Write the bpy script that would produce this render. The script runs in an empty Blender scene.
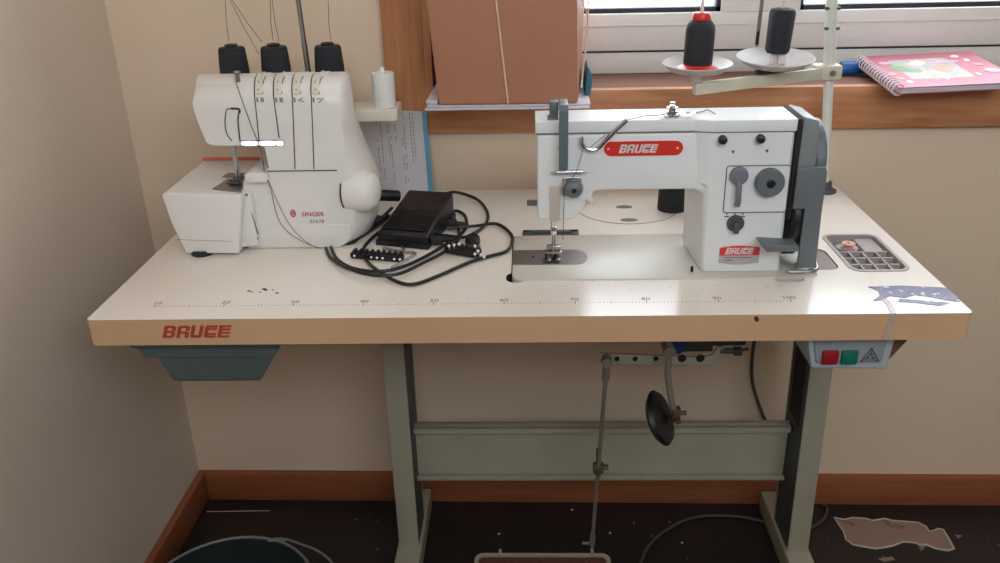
import bpy, bmesh, math, random
from mathutils import Vector, Matrix
random.seed(7)
S = bpy.context.scene
COL = S.collection
PI = math.pi

# ---------------------------------------------------------------- camera
F = 853.56
CPOS = Vector((0.8150, -1.6483, 1.2998))
yaw, pitch, roll = 0.0509, 0.4191, -0.0251
_f0 = Vector((-math.sin(yaw), math.cos(yaw), 0)); _up = Vector((0, 0, 1))
_r = Vector((math.cos(yaw), math.sin(yaw), 0))
FWD = math.cos(pitch)*_f0 - math.sin(pitch)*_up
_u = math.cos(pitch)*_up + math.sin(pitch)*_f0
RGT = math.cos(roll)*_r + math.sin(roll)*_u
UPV = -math.sin(roll)*_r + math.cos(roll)*_u
cam = bpy.data.cameras.new('camera'); co = bpy.data.objects.new('camera', cam); COL.objects.link(co)
cam.sensor_width = 36; cam.lens = F*36/1000; cam.clip_start = .02
co.matrix_world = Matrix(((RGT.x, UPV.x, -FWD.x, CPOS.x), (RGT.y, UPV.y, -FWD.y, CPOS.y), (RGT.z, UPV.z, -FWD.z, CPOS.z), (0, 0, 0, 1)))
S.camera = co

# table frame: u along the front edge, v towards the wall, z above the table top
PHI = 0.0128; H = 0.7818
TM = Matrix.Translation((0.1852, -0.6127, H)) @ Matrix.Rotation(PHI, 4, 'Z')
TI = TM.inverted()
def _ray(x, y): return FWD + (x-500)/F*RGT - (y-281.5)/F*UPV
def on_v(x, y, v, z3=False):                       # point on the upright plane v, table frame
    o = TM @ Vector((0, v, 0)); n = (TM.to_3x3() @ Vector((0, 1, 0))); d = _ray(x, y)
    return TI @ (CPOS + d*((o-CPOS).dot(n)/d.dot(n)))
def on_z(x, y, z=0.0):                              # point on the level plane z above the table, table frame
    d = _ray(x, y); return TI @ (CPOS + d*((H+z-CPOS.z)/d.z))
def fl(x, y, z=0.0):                                # point at height z in the room
    d = _ray(x, y); return CPOS + d*((z-CPOS.z)/d.z)
def wl(x, y, Y=0.0):
    d = _ray(x, y); return CPOS + d*((Y-CPOS.y)/d.y)

# ---------------------------------------------------------------- materials
def lin(c):
    return tuple(((v/255)/12.92 if v/255 <= .04045 else ((v/255+.055)/1.055)**2.4) for v in c)
def mat(name, rgb, rough=.5, metal=0.0, var=.06, scale=30, bump=0.0, bscale=200, spec=.5, coat=0, rgb2=None, detail=4, stretch=None, alpha=1, trans=0, emit=None, es=1, coord='Object'):
    m = bpy.data.materials.new(name); m.use_nodes = True
    nt = m.node_tree; b = nt.nodes['Principled BSDF']
    c = lin(rgb)
    tc = nt.nodes.new('ShaderNodeTexCoord'); mp = nt.nodes.new('ShaderNodeMapping')
    nt.links.new(tc.outputs[coord], mp.inputs[0])
    if stretch: mp.inputs['Scale'].default_value = stretch
    n = nt.nodes.new('ShaderNodeTexNoise'); n.inputs['Scale'].default_value = scale; n.inputs['Detail'].default_value = detail
    nt.links.new(mp.outputs[0], n.inputs['Vector'])
    r = nt.nodes.new('ShaderNodeValToRGB')
    r.color_ramp.elements[0].position = .3; r.color_ramp.elements[1].position = .7
    c2 = lin(rgb2) if rgb2 else tuple(min(1, v*(1+var)) for v in c)
    c1 = c if rgb2 else tuple(v*(1-var) for v in c)
    r.color_ramp.elements[0].color = (*c1, 1); r.color_ramp.elements[1].color = (*c2, 1)
    nt.links.new(n.outputs['Fac'], r.inputs['Fac']); nt.links.new(r.outputs['Color'], b.inputs['Base Color'])
    b.inputs['Roughness'].default_value = rough; b.inputs['Metallic'].default_value = metal
    b.inputs['Specular IOR Level'].default_value = spec
    b.inputs['Coat Weight'].default_value = coat
    b.inputs['Alpha'].default_value = alpha; b.inputs['Transmission Weight'].default_value = trans
    if emit: b.inputs['Emission Color'].default_value = (*lin(emit), 1); b.inputs['Emission Strength'].default_value = es
    if bump:
        n2 = nt.nodes.new('ShaderNodeTexNoise'); n2.inputs['Scale'].default_value = bscale
        nt.links.new(mp.outputs[0], n2.inputs['Vector'])
        bp = nt.nodes.new('ShaderNodeBump'); bp.inputs['Strength'].default_value = bump; bp.inputs['Distance'].default_value = .002
        nt.links.new(n2.outputs['Fac'], bp.inputs['Height']); nt.links.new(bp.outputs[0], b.inputs['Normal'])
    return m
def speckled(name, base, spots, thr=.68, sc=60, rough=.4, scale2=8, base2=None):
    m = mat(name, base, rough, scale=scale2, rgb2=base2 or base)
    nt = m.node_tree; b = nt.nodes['Principled BSDF']
    src = b.inputs['Base Color'].links[0].from_socket
    v = nt.nodes.new('ShaderNodeTexNoise'); v.inputs['Scale'].default_value = sc; v.inputs['Detail'].default_value = 6
    tc = [n for n in nt.nodes if n.type == 'TEX_COORD'][0]; nt.links.new(tc.outputs['Object'], v.inputs['Vector'])
    r = nt.nodes.new('ShaderNodeValToRGB'); r.color_ramp.elements[0].position = thr; r.color_ramp.elements[1].position = thr+.03
    nt.links.new(v.outputs['Fac'], r.inputs['Fac'])
    mx = nt.nodes.new('ShaderNodeMix'); mx.data_type = 'RGBA'
    nt.links.new(r.outputs['Color'], mx.inputs[0]); nt.links.new(src, mx.inputs[6]); mx.inputs[7].default_value = (*lin(spots), 1)
    nt.links.new(mx.outputs[2], b.inputs['Base Color'])
    return m

M = {}
M['wall'] = mat('wall_paint', (226, 203, 178), .75, var=.03, scale=3, bump=.25, bscale=90)
M['wall2'] = mat('wall_paint_left', (222, 206, 190), .75, var=.05, scale=2.5, bump=.25, bscale=90)
M['wallfar'] = mat('far_wall_low_bounce', (176, 160, 138), .8)  # unseen right and front walls, toned down to cut bounced fill light
M['ceil'] = mat('ceiling_paint', (235, 230, 220), .8)
M['floor'] = speckled('dark_floor', (30, 24, 24), (74, 68, 64), .76, 22, .5, 6, (40, 31, 30))
M['base'] = mat('baseboard_wood', (158, 94, 60), .5, rgb2=(138, 78, 48), scale=6, stretch=(1, 10, 14), bump=.1)
M['wood'] = mat('trim_wood', (202, 142, 98), .45, rgb2=(178, 116, 76), scale=7, stretch=(1.2, 9, 12), bump=.08)
M['woodv'] = mat('trim_wood_upright', (202, 142, 98), .45, rgb2=(178, 116, 76), scale=7, stretch=(12, 9, 1.2), bump=.08)
M['pvc'] = mat('white_window_plastic', (226, 222, 218), .35, var=.02)
M['gasket'] = mat('window_gasket', (40, 42, 50), .6)
M['lam'] = speckled('cream_laminate', (238, 229, 220), (206, 194, 182), .78, 9, .17, 3, (233, 223, 212))
M['band'] = mat('edge_banding', (204, 164, 128), .5, var=.05, scale=5, stretch=(1, 1, 1))
M['legs'] = mat('stand_paint', (168, 162, 144), .5, var=.06, scale=12)
M['legshade'] = mat('stand_channel_inside', (74, 80, 80), .55, var=.1)  # darker stand paint, shade of the channel's inner side put into the colour
M['grey'] = mat('grey_plastic', (98, 104, 108), .45, var=.04)
M['bin'] = mat('drawer_plastic', (84, 96, 94), .5, var=.05)
M['dkgrey'] = mat('dark_grey_metal', (70, 74, 78), .45)
M['black'] = mat('black_plastic', (22, 22, 24), .38, var=.1)
M['cable'] = mat('black_cable', (20, 20, 22), .45)
M['thread'] = mat('black_thread_wound', (28, 30, 36), .75, rgb2=(40, 43, 50), scale=8, stretch=(1, 1, 60), bump=.5, bscale=60)
M['wthread'] = mat('white_thread_wound', (232, 230, 226), .8, var=.05, scale=8, stretch=(1, 1, 60), bump=.4, bscale=60)
M['string'] = mat('thread_line', (70, 60, 52), .7)
M['gthread'] = mat('grey_thread_line', (66, 64, 66), .7)
M['enamel'] = speckled('white_enamel', (226, 227, 228), (160, 150, 138), .80, 30, .38, 5, (220, 221, 222))
M['bed'] = speckled('worn_bed_enamel', (206, 200, 190), (120, 108, 96), .72, 40, .35, 8, (196, 190, 180))
M['steel'] = mat('brushed_steel', (150, 146, 144), .35, .85, scale=60, stretch=(1, 12, 1))
M['chrome'] = mat('chrome', (200, 200, 204), .14, 1)
M['steel2'] = mat('bright_steel', (196, 194, 192), .3, .6)
M['ovl'] = mat('overlocker_white', (228, 224, 220), .32, var=.015)
M['ovlc'] = mat('overlocker_cream', (222, 212, 198), .35, var=.02)
M['red'] = mat('red_plate', (206, 48, 40), .35, var=.05)
M['rod'] = mat('grey_rod', (120, 114, 116), .4, .3)
M['rodgrey'] = mat('dull_rod_metal', (140, 134, 122), .5, .3)
M['badgegrey'] = mat('badge_grey', (172, 168, 166), .35, .3)
M['silver'] = mat('silver_print', (214, 208, 204), .4)
M['redink'] = mat('red_ink', (176, 62, 46), .6, var=.12, scale=200)
M['pinkink'] = mat('magenta_ink', (186, 40, 84), .5)
M['greyink'] = mat('grey_ink', (112, 108, 104), .6)
M['darkink'] = mat('dark_ink', (50, 46, 50), .6)
M['blueink'] = mat('blue_ink', (50, 74, 120), .5)
M['box'] = speckled('brown_board', (170, 116, 88), (136, 90, 68), .70, 24, .6, 5, (158, 104, 78))
M['twine'] = mat('twine', (212, 184, 148), .8, var=.2, scale=300)
M['paper'] = mat('paper', (222, 216, 224), .7)
M['edge'] = mat('page_edges', (214, 208, 214), .8, rgb2=(176, 170, 182), scale=10, stretch=(1, 1, 90))
M['teal'] = mat('teal_plastic', (44, 104, 124), .4)
M['bluefold'] = mat('blue_folder', (62, 142, 170), .35)
M['pink'] = mat('pink_cover', (190, 106, 124), .45, rgb2=(178, 94, 114), scale=9)
M['wire'] = mat('white_wire', (226, 218, 226), .35)
M['blue'] = mat('blue_plastic', (34, 92, 164), .35)
M['rubber'] = mat('rubber', (30, 30, 32), .7)
M['orange'] = mat('orange_red_plastic', (206, 96, 76), .4)
M['led'] = mat('lamp_lens', (240, 245, 255), .3, emit=(235, 242, 255), es=2.2)
M['hide'] = mat('sheet_print', (192, 188, 188), .45, var=.03)
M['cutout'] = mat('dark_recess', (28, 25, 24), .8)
M['tray'] = mat('tray_plastic', (160, 150, 146), .5)
M['bobbin'] = mat('bobbin_copper', (206, 160, 140), .35)
M['swhite'] = mat('switch_white_plastic', (176, 184, 190), .35)
M['sred'] = mat('switch_red', (150, 24, 34), .35)
M['sgreen'] = mat('switch_green', (14, 110, 84), .35)
M['brownbox'] = mat('brown_housing', (112, 78, 62), .6)
M['bluemetal'] = mat('blue_painted_metal', (38, 66, 110), .4)
M['tape'] = mat('clear_tape', (214, 206, 200), .25, alpha=.35)
M['film'] = speckled('purple_torn_film', (92, 84, 122), (190, 186, 210), .60, 90, .25, 30, (84, 78, 112))
M['patch'] = speckled('beige_torn_underlay', (150, 124, 108), (120, 96, 84), .62, 18, .8, 6, (142, 116, 100))
M['debris'] = mat('pale_debris', (186, 178, 168), .8)
M['pail'] = mat('dark_pail', (40, 46, 48), .3, var=.2, scale=20)
M['pailrim'] = mat('grey_pail_rim', (120, 122, 122), .35)
M['treadle'] = mat('treadle_frame', (170, 160, 136), .5)
M['mat'] = mat('treadle_rubber', (104, 62, 50), .8, rgb2=(84, 48, 40), scale=200)
M['white'] = mat('white_dots', (235, 235, 238), .3)
M['cord'] = mat('grey_cord', (74, 74, 72), .55)

# ---------------------------------------------------------------- mesh building
class MB:
    def __init__(s, frame='t'):
        s.bm = bmesh.new(); s.frame = frame
    def _add(s, b, mi=0, mtx=None):
        if mtx is not None: bmesh.ops.transform(b, matrix=mtx, verts=b.verts)
        for f in b.faces: f.material_index = mi
        me = bpy.data.meshes.new('tmp'); b.to_mesh(me); b.free(); s.bm.from_mesh(me); bpy.data.meshes.remove(me); return s
    def box(s, x0, x1, y0, y1, z0, z1, bev=0, seg=2, mi=0, mtx=None):
        b = bmesh.new(); bmesh.ops.create_cube(b, size=1)
        for v in b.verts:
            v.co = Vector(((x0+x1)/2+v.co.x*(x1-x0), (y0+y1)/2+v.co.y*(y1-y0), (z0+z1)/2+v.co.z*(z1-z0)))
        if bev: bmesh.ops.bevel(b, geom=list(b.edges), offset=bev, segments=seg, profile=.5, affect='EDGES')
        return s._add(b, mi, mtx)
    def prism(s, poly, axis, a, c, bev=0, seg=3, mi=0, mtx=None, capbev=True):
        b = bmesh.new()
        def P(p, t):
            if axis == 'y': return (p[0], t, p[1])
            if axis == 'z': return (p[0], p[1], t)
            return (t, p[0], p[1])
        v0 = [b.verts.new(P(p, a)) for p in poly]; v1 = [b.verts.new(P(p, c)) for p in poly]
        n = len(poly)
        f0 = b.faces.new(v0); f1 = b.faces.new(v1[::-1])
        for i in range(n): b.faces.new((v0[i], v1[i], v1[(i+1) % n], v0[(i+1) % n]))
        bmesh.ops.recalc_face_normals(b, faces=b.faces)
        if bev: bmesh.ops.bevel(b, geom=list(b.edges) if capbev else [e for e in b.edges if (e.verts[0] in v0) != (e.verts[1] in v0)], offset=bev, segments=seg, profile=.5, affect='EDGES', clamp_overlap=True)
        return s._add(b, mi, mtx)
    def lathe(s, prof, c=(0, 0, 0), d=(0, 0, 1), seg=28, mi=0, cap=True):
        b = bmesh.new(); q = Vector((0, 0, 1)).rotation_difference(Vector(d).normalized())
        rings = []
        for r, h in prof:
            rings.append([b.verts.new(Vector(c) + q @ Vector((r*math.cos(2*PI*k/seg), r*math.sin(2*PI*k/seg), h))) for k in range(seg)])
        for i in range(len(rings)-1):
            for k in range(seg):
                b.faces.new((rings[i][k], rings[i][(k+1) % seg], rings[i+1][(k+1) % seg], rings[i+1][k]))
        if cap:
            b.faces.new(rings[0][::-1]); b.faces.new(rings[-1])
        bmesh.ops.remove_doubles(b, verts=b.verts, dist=1e-7)
        bmesh.ops.recalc_face_normals(b, faces=b.faces)
        return s._add(b, mi)
    def cyl(s, a, c, r, r2=None, seg=20, bev=0, mi=0):
        a = Vector(a); c = Vector(c); L = (c-a).length; r2 = r if r2 is None else r2
        if bev: prof = [(max(r-bev, 1e-5), 0), (r-bev*.3, bev*.3), (r, bev), (r2, L-bev), (r2-bev*.3, L-bev*.3), (max(r2-bev, 1e-5), L)]
        else: prof = [(r, 0), (r2, L)]
        return s.lathe(prof, a, c-a, seg, mi)
    def tube(s, pts, r, seg=8, smooth=6, mi=0, closed=False, flat=None):
        P = [Vector(p) for p in pts]
        if smooth and len(P) > 2:
            Q = []; n = len(P); rng = range(n if closed else n-1)
            for i in rng:
                p0 = P[(i-1) % n] if (closed or i > 0) else P[0]*2-P[1]
                p1 = P[i]; p2 = P[(i+1) % n]
                p3 = P[(i+2) % n] if (closed or i+2 < n) else P[-1]*2-P[-2]
                for k in range(smooth):
                    t = k/smooth
                    Q.append(.5*((2*p1)+(p2-p0)*t+(2*p0-5*p1+4*p2-p3)*t*t+(3*p1-p0-3*p2+p3)*t**3))
            if not closed: Q.append(P[-1])
            P = Q
        b = bmesh.new(); n = len(P); rings = []; up = None
        for i in range(n):
            if closed: t = (P[(i+1) % n]-P[i-1])
            else: t = P[min(i+1, n-1)]-P[max(i-1, 0)]
            if t.length < 1e-9: t = Vector((0, 0, 1))
            t.normalize()
            if up is None:
                up = Vector((0, 0, 1)) if abs(t.z) < .9 else Vector((1, 0, 0))
            sd = t.cross(up)
            if sd.length < 1e-5: sd = t.cross(Vector((1, .1, 0)))
            sd.normalize(); up = sd.cross(t).normalized()
            fx, fy = flat or (1, 1)
            rings.append([b.verts.new(P[i] + r*(fx*math.cos(2*PI*k/seg)*sd + fy*math.sin(2*PI*k/seg)*up)) for k in range(seg)])
        for i in range(n if closed else n-1):
            A, B = rings[i], rings[(i+1) % n]
            for k in range(seg): b.faces.new((A[k], A[(k+1) % seg], B[(k+1) % seg], B[k]))
        if not closed: b.faces.new(rings[0][::-1]); b.faces.new(rings[-1])
        bmesh.ops.recalc_face_normals(b, faces=b.faces)
        return s._add(b, mi)
    def bar(s, a, c, w, h, bev=0, mi=0, up=(0, 0, 1)):
        a = Vector(a); c = Vector(c); x = (c-a); L = x.length; x.normalize()
        y = Vector(up).cross(x).normalized(); z = x.cross(y)
        m = Matrix(((x.x, y.x, z.x, a.x), (x.y, y.y, z.y, a.y), (x.z, y.z, z.z, a.z), (0, 0, 0, 1)))
        return s.box(0, L, -w/2, w/2, -h/2, h/2, bev, 2, mi, m)
    def text(s, t, size, mtx, ext=.0002, mi=0, align='CENTER'):
        cu = bpy.data.curves.new('t', 'FONT'); cu.body = t; cu.size = size; cu.extrude = ext; cu.align_x = align; cu.align_y = 'CENTER'; cu.resolution_u = 3
        o = bpy.data.objects.new('t', cu); COL.objects.link(o)
        me = bpy.data.meshes.new_from_object(o.evaluated_get(bpy.context.evaluated_depsgraph_get()))
        b = bmesh.new(); b.from_mesh(me)
        bpy.data.objects.remove(o); bpy.data.curves.remove(cu); bpy.data.meshes.remove(me)
        return s._add(b, mi, mtx)
    def build(s, name, mats, parent=None, base=None, smooth=30):
        if not isinstance(mats, (list, tuple)): mats = [mats]
        if base is None: base = parent.get('_b', (0, 0, 0)) if parent is not None else (0, 0, 0)
        base = Vector(base)
        bmesh.ops.translate(s.bm, verts=s.bm.verts, vec=-base)
        me = bpy.data.meshes.new(name); s.bm.to_mesh(me); s.bm.free()
        for f in me.polygons: f.use_smooth = True
        me.set_sharp_from_angle(angle=math.radians(smooth))
        for m in mats: me.materials.append(M[m] if isinstance(m, str) else m)
        o = bpy.data.objects.new(name, me); COL.objects.link(o)
        if parent is not None: o.parent = parent; o['_b'] = tuple(base)
        return o

def build_each(mb, name, mats, parent):
    """one object per connected piece"""
    left = set(mb.bm.verts); out = []
    while left:
        st_ = [left.pop()]; comp = set(st_)
        while st_:
            v = st_.pop()
            for e in v.link_edges:
                o = e.other_vert(v)
                if o not in comp: comp.add(o); left.discard(o); st_.append(o)
        mp = {}; n = MB()
        for v in comp: mp[v] = n.bm.verts.new(v.co)
        for f in mb.bm.faces:
            if f.verts[0] in comp: n.bm.faces.new([mp[v] for v in f.verts]).material_index = f.material_index
        out.append(n.build(name, mats, parent))
    mb.bm.free(); return out

def place(o, base, frame):
    if frame == 't': o.matrix_world = TM @ Matrix.Translation(base)
    else: o.matrix_world = Matrix.Translation(base)
def thing(name, label, cat, base=(0, 0, 0), frame='t', group=None):
    o = bpy.data.objects.new(name, None); COL.objects.link(o); o.empty_display_size = .03
    place(o, base, frame); o['_b'] = tuple(base); o['label'] = label; o['category'] = cat
    if group: o['group'] = group
    return o
def single(mb, name, mats, label, cat, base=(0, 0, 0), frame='t', group=None, smooth=30):
    o = mb.build(name, mats, None, base, smooth); place(o, base, frame); o['label'] = label; o['category'] = cat
    if group: o['group'] = group
    return o
def struct(mb, name, mats, smooth=30):
    o = mb.build(name, mats, None, (0, 0, 0), smooth); o['kind'] = 'structure'; return o
def loft(mb, rings, mi=0, caps=True):
    b = bmesh.new(); R = [[b.verts.new(p) for p in r] for r in rings]; n = len(R[0])
    for i in range(len(R)-1):
        for k in range(n): b.faces.new((R[i][k], R[i][(k+1) % n], R[i+1][(k+1) % n], R[i+1][k]))
    if caps: b.faces.new(R[0][::-1]); b.faces.new(R[-1])
    bmesh.ops.recalc_face_normals(b, faces=b.faces); mb._add(b, mi); return mb
def rrect(x0, x1, y0, y1, r, n=5):
    P = []
    for cx, cy, a in ((x1-r, y0+r, -90), (x1-r, y1-r, 0), (x0+r, y1-r, 90), (x0+r, y0+r, 180)):
        for k in range(n+1):
            t = math.radians(a+90*k/n); P.append((cx+r*math.cos(t), cy+r*math.sin(t)))
    return P

# the slanted block logotype: glyphs on a 4 x 5 grid
GL = {'B': [(0, 0, 1.25, 5), (2.75, .5, 4, 2.3), (2.75, 2.8, 4, 4.6), (1.1, 4.05, 3.3, 5), (1.1, 2.1, 3.3, 2.95), (1.1, 0, 3.3, .95)],
      'R': [(0, 0, 1.25, 4.6), (2.75, 0, 4, 2.3), (2.75, 2.8, 4, 4.6), (.5, 4.05, 3.3, 5), (1.1, 1.7, 3.3, 2.6)],
      'U': [(0, .4, 1.25, 5), (2.75, .4, 4, 5), (.5, 0, 3.5, 1)],
      'C': [(0, .4, 1.25, 4.6), (.5, 4.15, 4, 5), (1.1, 3.15, 4, 3.85), (1.1, 1.15, 4, 1.85), (.5, 0, 4, .85)],
      'E': [(0, 0, 1.25, 5), (1.1, 4.15, 4, 5), (1.1, 2.9, 4, 3.7), (1.1, 1.55, 4, 2.3), (1.1, 0, 4, .85)]}
def logo(mb, x0, x1, y, z0, z1, shear=.34, mi=0):
    h = z1-z0; n = 5; adv = (x1-x0-shear*h)/(n*4+(n-1)*.55)
    for i, ch in enumerate('BRUCE'):
        ox = x0+i*4.55*adv
        for a, b_, c, d in GL[ch]:
            P = []
            for gx, gz in ((a, b_), (c, b_), (c, d), (a, d)):
                zz = z0+gz/5*h; P.append((ox+gx*adv+shear*(zz-z0), zz))
            mb.prism(P, 'y', y-.0003, y+.0004, mi=mi)
    return mb

# ================================================================ THE ROOM
RX, RY, RZ = 3.2, -2.45, 2.5
SKY = 6.8
ZS = .970                       # sill height
WX0, WX1, WZ0, WZ1 = .612, 2.3, ZS-.02, 2.15
b = MB(); b.box(-.1, WX0-.0, 0, .24, 0, RZ); b.box(WX1, RX+.1, 0, .24, 0, RZ); b.box(WX0, WX1, 0, .24, 0, WZ0); b.box(WX0, WX1, 0, .24, WZ1, RZ)
struct(b, 'wall_back', 'wall')
b = MB(); b.box(-.1, 0, RY-.1, 0, 0, RZ); struct(b, 'wall_left', 'wall2')
b = MB(); b.box(RX, RX+.1, RY-.1, 0, 0, RZ); struct(b, 'wall_right', 'wallfar')
FWX0, FWX1, FWZ0, FWZ1 = .4, 2.3, 1.65, 2.42
b = MB(); b.box(0, FWX0, RY-.1, RY, 0, RZ); b.box(FWX1, RX, RY-.1, RY, 0, RZ); b.box(FWX0, FWX1, RY-.1, RY, 0, FWZ0); b.box(FWX0, FWX1, RY-.1, RY, FWZ1, RZ)
struct(b, 'wall_front', 'wallfar')
b = MB(); b.box(-.1, RX+.1, RY-.1, .24, -.05, 0); struct(b, 'floor', 'floor')
b = MB(); b.box(-.1, RX+.1, RY-.1, .24, RZ, RZ+.05); struct(b, 'ceiling', 'ceil')
b = MB(); b.box(.018, RX, -.018, 0, 0, .077, .003); struct(b, 'baseboard_back', 'base')
b = MB(); b.box(0, .018, -2.4, 0, 0, .077, .003); struct(b, 'baseboard_left', mat('baseboard_wood_left', (162, 100, 62), .5, rgb2=(140, 82, 50), scale=6, stretch=(10, 1, 14)))
# wooden casing and sill
b = MB(); b.box(.524, .600, -.022, 0, .890, 2.24, .002); b.box(.600, .614, -.022, .14, ZS, 2.16)
struct(b, 'trim_1', 'woodv')
b = MB(); b.box(.600, 2.4, -.022, .0, .890, ZS, .002)
struct(b, 'trim_2', 'wood')
b = MB(); b.box(.600, 2.4, -.0005, .16, ZS-.012, ZS)
struct(b, 'trim_3', mat('sill_wood', (128, 86, 64), .5, rgb2=(110, 72, 54), scale=7, stretch=(1.2, 9, 12)))
# white window: outer frame, two sashes meeting in the middle
YF = .139
def window():
    b = MB()
    z1 = 1.014
    b.box(.614, 2.3, YF, YF+.07, ZS, z1, .002)                       # bottom rail of the frame
    b.box(.614, .650, YF, YF+.07, ZS, 2.13); b.box(2.26, 2.3, YF, YF+.07, ZS, 2.13); b.box(.614, 2.3, YF, YF+.07, 2.09, 2.13)
    fr = struct(b, 'window_1', 'pvc')
    for k, (x0, x1) in enumerate(((.645, 1.252), (1.256, 2.27))):
        s = MB(); w = .075
        y0 = YF-.006
        s.box(x0, x1, y0, YF+.06, z1+.002, z1+w, .003); s.box(x0, x1, y0, YF+.06, 2.02, 2.09, .003)
        s.box(x0, x0+w, y0, YF+.06, z1+w, 2.02, .0); s.box(x1-w, x1, y0, YF+.06, z1+w, 2.02, .0)
        s.box(x0+.02, x1-.02, y0-.003, y0, z1+w*.68, z1+w*.70); 
        so = s.build('sash', 'pvc', fr)
        g = MB(); gx0, gx1, gz0, gz1 = x0+w, x1-w, z1+w, 2.02; t = .009
        for (a, c, d, e) in ((gx0, gx1, gz0, gz0+t), (gx0, gx1, gz1-t, gz1), (gx0, gx0+t, gz0, gz1), (gx1-t, gx1, gz0, gz1)):
            g.box(a, c, YF+.004, YF+.03, d, e)
        g.build('gasket', 'gasket', so)
        p = MB(); p.box(gx0+t, gx1-t, YF+.016, YF+.020, gz0+t, gz1-t); p.build('glass_pane', GLASS, so)
    sh = MB(); sh.box(.62, 1.252, YF-.002, YF+.002, z1-.0015, z1+.002)
    sh.box(1.256, 2.28, YF-.002, YF+.002, z1-.0015, z1+.002); sh.build('sash_gap', 'gasket', fr)
GLASS = bpy.data.materials.new('window_glass'); GLASS.use_nodes = True
_n = GLASS.node_tree; _n.nodes.clear()
_o = _n.nodes.new('ShaderNodeOutputMaterial'); _t = _n.nodes.new('ShaderNodeBsdfTransparent'); _g = _n.nodes.new('ShaderNodeBsdfGlossy'); _m = _n.nodes.new('ShaderNodeMixShader')
_g.inputs['Roughness'].default_value = .02; _m.inputs[0].default_value = .05
_n.links.new(_t.outputs[0], _m.inputs[1]); _n.links.new(_g.outputs[0], _m.inputs[2]); _n.links.new(_m.outputs[0], _o.inputs[0])
window()

# ================================================================ SEWING TABLE
W, D, T = 1.21, .562, .040
table = thing('sewing_table', 'cream topped industrial sewing table with beige edge and olive grey steel stand', 'table', (W/2, D/2, -H))
# table top with real openings
b = MB(); b.prism(rrect(0, W, 0, D, .006, 3), 'z', -T, 0)
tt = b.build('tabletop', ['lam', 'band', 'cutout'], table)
def cut(target, mb):
    c = mb.build('cut', 'band', None, target['_b']); c.parent = target.parent
    md = target.modifiers.new('b', 'BOOLEAN'); md.operation = 'DIFFERENCE'; md.object = c; md.solver = 'EXACT'
    bpy.context.view_layer.update()
    me = bpy.data.meshes.new_from_object(target.evaluated_get(bpy.context.evaluated_depsgraph_get()))
    target.modifiers.clear(); old = target.data; target.data = me; bpy.data.objects.remove(c)
    me.name = target.name
TRAY = [(1.108, .292), (1.182, .293), (1.190, .150), (1.183, .144), (1.104, .144), (1.096, .150)]
TRP = rrect(1.100, 1.186, .143, .293, .016, 5)
b = MB(); b.prism(TRP, 'z', -.016, .01); cut(tt, b)
BEDP = rrect(.590, 1.042, .122, .306, .016, 5)
for pr in (rrect(.5885, 1.0435, .1205, .3075, .016, 5), rrect(.581, .612, .1135, .150, .014, 5), rrect(.605, .700, .300, .326, .006, 3), rrect(.975, 1.020, .108, .13, .010, 4), rrect(1.035, 1.085, .150, .235, .016, 4)):
    b = MB(); b.prism(pr, 'z', -.030, .01); cut(tt, b)
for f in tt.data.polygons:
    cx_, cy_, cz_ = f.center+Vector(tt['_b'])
    f.material_index = 0 if (f.normal.z > .5 and cz_ > -.002) else (2 if (.008 < cx_ < W-.008 and .008 < cy_ < D-.008 and cz_ > -.0395) else 1)  # inside faces of the openings coloured near-black to stand for shade
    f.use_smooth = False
b = MB(); logo(b, .103, .2035, -.0002, -.0285, -.0095); b.build('edge_lettering', 'redink', tt)
# printed rule along the front
b = MB()
for k in range(0, 181):
    u = .080+.005*k
    if k % 20 == 0:
        b.box(u-.0007, u+.0007, .040, .047, 0, .0003)
        b.text(str(10*(k//20+1)), .013, Matrix.Translation((u, .0530, .0001)), .0001)
    elif k % 10 == 0: b.box(u-.0006, u+.0006, .0405, .045, 0, .0003)
    else: b.box(u-.0004, u+.0004, .041, .0435, 0, .0003)
b.build('printed_rule', 'greyink', tt)
b = MB()                                             # three dark marks and the worn chips
for (x, y, r) in ((249, 291, .003), (252, 292, .002), (260, 292, .002), (264, 289, .0035), (266, 290, .003), (273, 290, .002), (277, 293, .003)):
    p = on_z(x, y); b.lathe([(r, 0), (r*.8, .0003)], p, (0, 0, 1), 7)
for (x, y) in ((756, 318), (757, 320)): p = on_v(x, y, 0); b.lathe([(.003, 0), (.002, .0004)], (p.x, -.0, p.z), (0, -1, 0), 8)
for k in range(24): b.lathe([(random.uniform(.0004, .0012), 0), (.0003, .0003)], (random.uniform(.6, .98), random.uniform(.07, .118), 0), (0, 0, 1), 6)
b.build('worn_marks', 'darkink', tt)['kind'] = 'stuff'
# scribed arc and two oval slots behind the arm
b = MB(); b.tube([(.796+.094*math.cos(math.radians(a)), .452+.094*math.sin(math.radians(a)), .0002) for a in range(150, 395, 12)], .0007, 5, 2)
b.build('scribed_arc', 'greyink', tt)
b = MB()
for c in ((.791, .449), (.792, .379)):
    b.prism([(c[0]+.015*math.cos(t*PI/10), c[1]+.008*math.sin(t*PI/10)) for t in range(20)], 'z', 0, .0006)
build_each(b, 'oval_plate', 'greyink', tt)
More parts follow.
